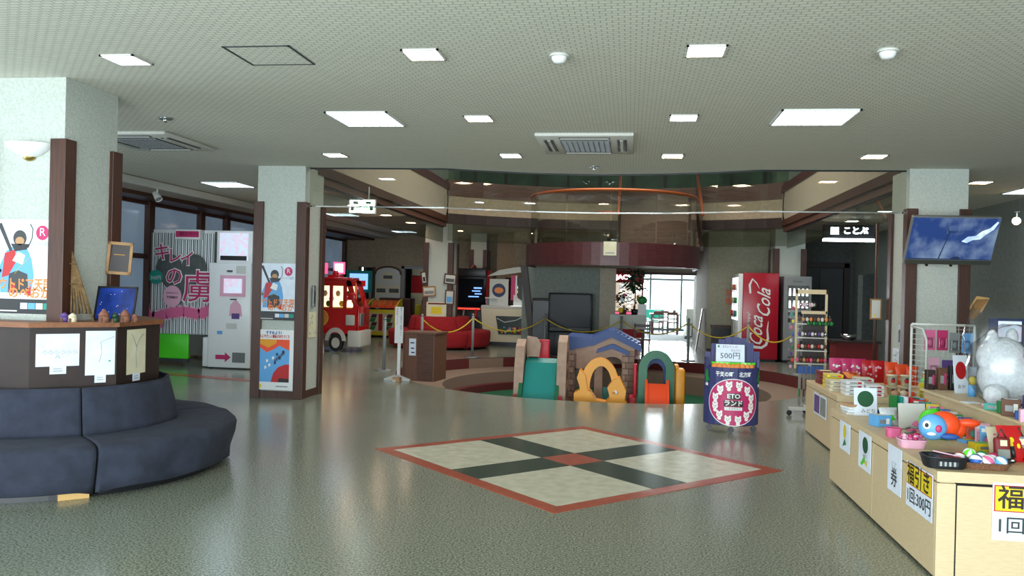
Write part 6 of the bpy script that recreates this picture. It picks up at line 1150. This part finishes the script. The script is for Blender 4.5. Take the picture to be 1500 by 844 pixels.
px = (2.62, 5.85); carton((px[0]+.02, px[1], TT), .16, .08, .13, 'purple', 'purple patterned gift box at the right frame edge', .1, 'pink'); 
# plush in a plastic bag
px = (2.74, 6.45)
t = thing('plush_toy', 'big white plush animal with pink bow wrapped in clear film', 'plush toy', (px[0], px[1], TT), .2); t.scale = (1.25, 1.2, 1.3)
obj('body', MB().ball((0, 0, .14), (.20, .14, .15), 'plush_white', 22, 16, .015).ball((-.06, .02, .26), (.14, .11, .11), 'plush_white', 18, 12, .015), t); obj('ear', MB().ball((-.13, .0, .36), (.035, .03, .05), 'plush_white', 10, 8), t); obj('ear', MB().ball((.0, .02, .37), (.035, .03, .05), 'plush_white', 10, 8), t)
obj('bow', MB().ball((.06, -.10, .27), (.06, .05, .05), 'pink', 12, 8, .05), t); obj('foot', MB().ball((-.15, -.08, .06), (.07, .06, .06), 'plush_white', 12, 8, .02), t)
b = MB(); rnd = random.Random(3); b.ball((0, 0, .20), (.26, .19, .24), 'plastic_film', 16, 12, .05); obj('film', b, t, fixn=False)
t = thing('wrapped_gift', 'upright picture box inside crumpled clear plastic bag', 'gift', (2.88, 7.1, TT), .1); obj('box', MB().box(-.02, -.03, .30, .20, .08, .60, 'blue_dark', .004).box(.0, -.034, .42, .18, -.03, .58, 'screen_pale').box(-.1, -.0, 0, .3, .12, .3, 'grey'), t)
b = MB(); n = 14; vs = []
for j, (z, s_) in enumerate(((0, .9), (.2, 1.0), (.45, 1.02), (.6, .95), (.66, .8))):
    for i in range(n): a = 2*PI*i/n; vs.append(((.06+.27*s_*math.copysign(abs(math.cos(a))**.6, math.cos(a))+rnd.uniform(-.015, .015)), .04+.14*s_*math.sin(a)+rnd.uniform(-.015, .015), z+(.06*(i % 3 == 0) if j == 4 else 0)))
b.add(vs, [(j*n+i, j*n+(i+1) % n, (j+1)*n+(i+1) % n, (j+1)*n+i) for j in range(4) for i in range(n)], 'plastic_film', True); obj('film', b, t, fixn=False)
# wire rack behind the counters
t = thing('wire_rack', 'white wire grid rack of hanging toys in front of the television column', 'rack', (2.66, 8.4, 0)); b = MB()
W_ = .56; 
for x in (0, W_): b.cyl((x, 0, 0), (x, 0, 1.34), .012, 'off_white', seg=8)
b.cyl((0, 0, 1.34), (W_, 0, 1.34), .012, 'off_white', seg=8).cyl((0, 0, .05), (W_, 0, .05), .012, 'off_white', seg=8); obj('frame', b, t)
b = MB()
for i in range(1, 12): b.cyl((W_*i/12, 0, .05), (W_*i/12, 0, 1.34), .002, 'off_white', seg=4, caps=False)
for i in range(1, 26): b.cyl((0, 0, .05+.05*i), (W_, 0, .05+.05*i), .002, 'off_white', seg=4, caps=False)
obj('grid', b, t)
b = MB(); b.tube([(0, 0, 1.32), (.05, -.16, 1.30), (.07, -.2, 1.2), (.07, -.2, .3)], .01, 'off_white', 8)
for i in range(20): b.cyl((0, 0, .3+.05*i), (.07, -.2, .3+.05*i), .002, 'off_white', seg=4, caps=False)
obj('side_frame', b, t)
for k, (x, z, m, lb) in enumerate(((.16, 1.1, 'pink', 'first pink toy pack on the top row of the wire rack'), (.27, 1.1, 'magenta', 'second pink toy pack on the top row of the wire rack'), (.38, 1.08, 'grey', 'silver toy pack on the top row of the wire rack'), (.49, 1.08, 'blue_light', 'pale blue toy pack on the top row of the wire rack'), (.2, .84, 'pink_light', 'pink card pack on the second row of the wire rack'), (.32, .82, 'purple', 'purple card pack on the second row of the wire rack'), (.44, .84, 'off_white', 'white card pack on the second row of the wire rack'), (.12, .6, 'yellow', 'yellow card pack low on the wire rack'), (.3, .6, 'dark_grey', 'dark card pack low on the wire rack'))):
    tt = thing('toy_pack', lb, 'toy', (2.66+x, 8.385, z)); obj('card', MB().box(-.048, -.004, 0, .048, 0, .19, m), tt); obj('blister', MB().box(-.038, -.03, .02, .038, -.004, .12, 'plastic_film', .006).ball((0, -.016, .07), (.025, .01, .035), m, 8, 6), tt)
# revolving merchandise rack
t = thing('key_ring_rack', 'tall beige wheeled rack hung with key rings and trinkets', 'rack', (2.36, 11.4, 0)); b = MB()
obj('post', MB().box(-.2, -.02, .62, -.175, .02, 1.66, 'wood_light', .003), t); obj('post', MB().box(.175, -.02, .62, .2, .02, 1.66, 'wood_light', .003), t)
obj('top_board', MB().box(-.2, -.02, 1.60, .2, .02, 1.66, 'wood_light', .003), t); obj('cross_bar', MB().box(-.12, -.02, 1.34, .2, .02, 1.38, 'wood_light'), t)
for z in (1.2, 1.02, .85, .68): obj('shelf_bar', MB().box(-.2, -.05, z, .2, .03, z+.015, 'off_white', .002), t)
obj('back_board', MB().box(-.1, .01, .7, .18, .02, 1.34, 'wood_black'), t); obj('column', MB().cyl((.0, .0, .12), (0, 0, .7), .02, 'off_white'), t)
obj('foot', MB().box(-.26, -.02, .07, .24, .02, .11, 'off_white', .004), t); obj('foot', MB().box(-.02, -.25, .07, .02, .25, .11, 'off_white', .004), t)
for x, y in ((-.25, 0), (.23, 0), (0, -.24), (0, .24)): obj('castor', MB().cyl((x, y-.012, .035), (x, y+.012, .035), .035, 'black', seg=12).box(x-.01, y-.01, .04, x+.01, y+.01, .08, 'dark_grey'), t)
cols = ['off_white', 'pink', 'purple', 'brown', 'green', 'red', 'blue_light', 'yellow', 'metal', 'orange_soft']
for r_, (z, n, x0, x1, ms) in enumerate(((1.46, 7, -.15, .02, ['metal', 'pink_light', 'off_white']), (1.27, 9, -.16, .22, ['brown', 'tan', 'off_white', 'orange_soft']), (1.22, 9, -.05, .24, ['green', 'green_dark']), (1.08, 9, -.16, .17, ['purple', 'off_white', 'metal']), (.92, 9, -.16, .17, ['red', 'off_white', 'brown']), (.74, 9, -.18, .17, ['pink', 'brown', 'tan', 'red']))):
    for k in range(n):
        x = x0+(x1-x0)*k/(n-1); m = ms[k % len(ms)]; tt = thing('key_ring', ['silver and pink trinket on the top row of the rack', 'brown little plush head in the upper row of the rack', 'green leafy charm under the plush heads on the rack', 'purple or silver charm in the middle row of the rack', 'red or white charm in the fourth row of the rack', 'small plush charm on the lowest shelf of the rack'][r_], 'key ring', (2.36+x, 11.33, z), 0, ['trinkets on the top row of the rack', 'plush heads on the rack', 'green charms on the rack', 'purple charms on the rack', 'red charms on the rack', 'plush charms on the lowest shelf'][r_])
        obj('charm', MB().ball((0, -.01, 0), (.022, .018, .028), m, 8, 6, .1), tt); obj('cord', MB().cyl((0, -.005, .02), (0, .02, .055), .003, 'black', seg=4), tt)
for k in range(6):
    tt = thing('phone_strap', 'blue and silver strap hanging under the lowest shelf of the rack', 'strap', (2.22+.055*k, 11.34, .66), 0, 'straps hanging low on the rack'); obj('card', MB().box(-.022, -.004, -.1, .022, 0, 0, 'blue'), tt); obj('strap', MB().box(-.018, -.006, -.52+.04*(k % 2), .018, -.002, -.1, 'metal').box(-.012, -.008, -.4, .012, -.006, -.3, random.choice(cols)), tt)
# ---- wall television
t = thing('wall_television', 'tilted wall television showing a wind turbine under blue clouds', 'television', (3.65, 10.22, 2.25), rot=(R_(27), 0, R_(2)))
obj('case', MB().box(-.485, 0, -.30, .485, .05, .30, 'metal_dull', .008), t); obj('screen', MB().box(-.47, -.004, -.235, .47, .0, .285, 'screen_sky'), t); obj('lower_bezel', MB().box(-.475, -.005, -.295, .475, -.0, -.24, 'metal'), t)
mat('turbine', '#1c2c48', .5, emit=.25); mat('cloud_lit', '#c9d6ea', .5, col2='#8fa6cc', scale=9, emit=.8)
b = MB(); b.flat([(-.12, -.23), (-.105, -.23), (-.045, .10), (-.05, .11)], -.006, 'turbine').flat([(-.05, .11), (.09, .115), (.09, .118), (-.05, .125)], -.0065, 'turbine').flat([(-.05, .11), (-.1, .23), (-.103, .228), (-.06, .11)], -.0065, 'turbine').flat([(-.05, .11), (-.11, -.01), (-.107, -.012), (-.04, .11)], -.0065, 'turbine').disc(-.05, .115, .012, .014, -.007, 'turbine', 10)
b.flat([(.02, -.22), (.05, -.195), (.1, -.19), (.13, -.22)], -.006, 'turbine').flat([(-.46, -.232), (.46, -.232), (.46, -.222), (-.46, -.218)], -.006, 'turbine'); obj('turbine_picture', b, t, fixn=False)
b = MB(); b.flat([(.1, .0), (.16, .06), (.24, .07), (.3, .13), (.38, .17), (.44, .25), (.46, .24), (.42, .15), (.34, .08), (.3, .03), (.22, .02), (.16, -.02)], -.0055, 'cloud_lit'); obj('cloud_picture', b, t, fixn=False)
obj('bracket', MB().cyl((-.1, .05, -.1), (-.1, .42, -.28), .03, 'dark_grey').cyl((.1, .05, -.1), (.1, .42, -.28), .03, 'dark_grey'), t); obj('foot_stud', MB().cyl((-.22, -.004, -.31), (-.22, .03, -.31), .015, 'black').cyl((.05, -.004, -.31), (.05, .03, -.31), .015, 'black'), t)
# things on the television column
t = thing('framed_notice', 'small wood framed notice beside the television column', 'notice', (3.30, 11.9, 1.28)); obj('frame', MB().box(-.075, -.012, 0, .075, .0, .28, 'wood_frame', .003), t); obj('sheet', MB().box(-.055, -.015, .02, .055, -.012, .26, 'off_white').box(-.03, -.017, .04, .0, -.015, .07, 'yellow'), t); obj('pole', MB().cyl((0, .01, -1.28), (0, .01, 1.3), .018, 'wood_dark'), t)
t = thing('wall_intercom', 'slim grey box on the side of the television column', 'intercom', (3.36, 11.0, .98)); obj('case', MB().box(-.025, -.05, 0, .0, .05, .28, 'metal_dull', .005), t); obj('slot', MB().box(-.028, -.02, .05, -.025, .02, .2, 'dark_grey'), t)
t = thing('wall_notice', 'patterned notice low on the side of the television column', 'notice', (3.365, 11.2, .6)); obj('sheet', MB().box(-.003, -.13, 0, 0, .13, .34, 'paper'), t)
b = MB()
for k in range(16): u, v = random.uniform(-.11, .09), random.uniform(.03, .3); b.box(-.005, u, v, -.003, u+.02, v+.015, 'pencil')
obj('print', b, t)
t = thing('wooden_bracket', 'tan folded wooden leaf ornament on the right side of the television column', 'ornament', (4.09, 10.95, 1.35), rot=(0, R_(15), 0)); obj('board', MB().prism([(0, 0), (.10, .02), (.18, .30), (.06, .26)], 'y', -.02, .0, 'wood_frame'), t); obj('board', MB().prism([(.0, .12), (.16, .12), (.2, .32), (.05, .3)], 'y', .01, .03, 'carton'), t)
t = thing('glass_bowl_stand', 'low dark table with a chrome bowl before the dark doorway', 'table', (4.4, 17.5, 0)); obj('top', MB().box(-.4, -.3, .66, .5, .3, .7, 'wood_black'), t); obj('base', MB().box(-.35, -.25, 0, .45, .25, .66, 'red_dark'), t); obj('bowl', MB().lathe([(0, 0), (.1, 0), (.16, .12), (.15, .12)], (-.05, 0, .7), 'chrome', 16), t)

# clutter of small packets in front of the display tier
CN = [('red', 'red'), ('teal', 'teal'), ('yellow', 'yellow'), ('pink', 'pink'), ('blue', 'blue'), ('off_white', 'off-white'), ('green', 'green'), ('purple', 'purple'), ('orange', 'orange'), ('pink_light', 'pale pink'), ('blue_light', 'light blue'), ('brown', 'brown')]
rnd = random.Random(11)
for k, (m, nm) in enumerate(CN):
    y = 7.15-.135*k; x = 2.34+rnd.uniform(-.02, .01)
    t = thing('toy_packet', nm+' small toy packet leaning against the display tier', 'toy', (x, y, TZ), rot=(-.3, 0, -.25)); obj('card', MB().box(-.045, -.004, 0, .045, 0, .15, m), t)
    obj('blister', MB().box(-.035, -.03, .02, .035, -.004, .09, 'plastic_film', .006).ball((0, -.016, .055), (.022, .01, .026), CN[(k+5) % 12][0], 8, 6), t); obj('print', MB().box(-.035, -.006, .11, .035, -.004, .135, 'white'), t)
for k in range(9):
    m, nm = CN[(k*5+2) % 12]; y = 7.1-.12*k; x = 2.16+.03*math.sin(k*2)
    carton((x, y, TZ), .09, .06, .025+.02*(k % 3), m, nm+' little flat box lying among the toys mid counter', rnd.uniform(-.6, .6), 'white', top=CN[(k*7+1) % 12][0])
for k in range(7):
    m, nm = CN[(k*5+1) % 12]; carton((2.45+.03*(k % 2), 6.05-.13*k, TT), .11, .05, .05+.03*(k % 3), m, nm+' small box in the row along the tier edge', rnd.uniform(-.4, .4), 'off_white', top='paper')
for k in range(10):
    z = 1.42-.085*k; tt = thing('trinket_bag', 'clear bag with small trinket hanging on the left side of the rack', 'bag', (2.13-.02*(k % 2), 11.38, z), 0, 'clear bags on the left side of the rack')
    obj('bag', MB().box(-.035, -.012, -.05, .035, .012, .05, 'plastic_film', .008), tt); obj('trinket', MB().ball((0, 0, -.01), (.02, .008, .026), CN[k % 12][0], 8, 6), tt)
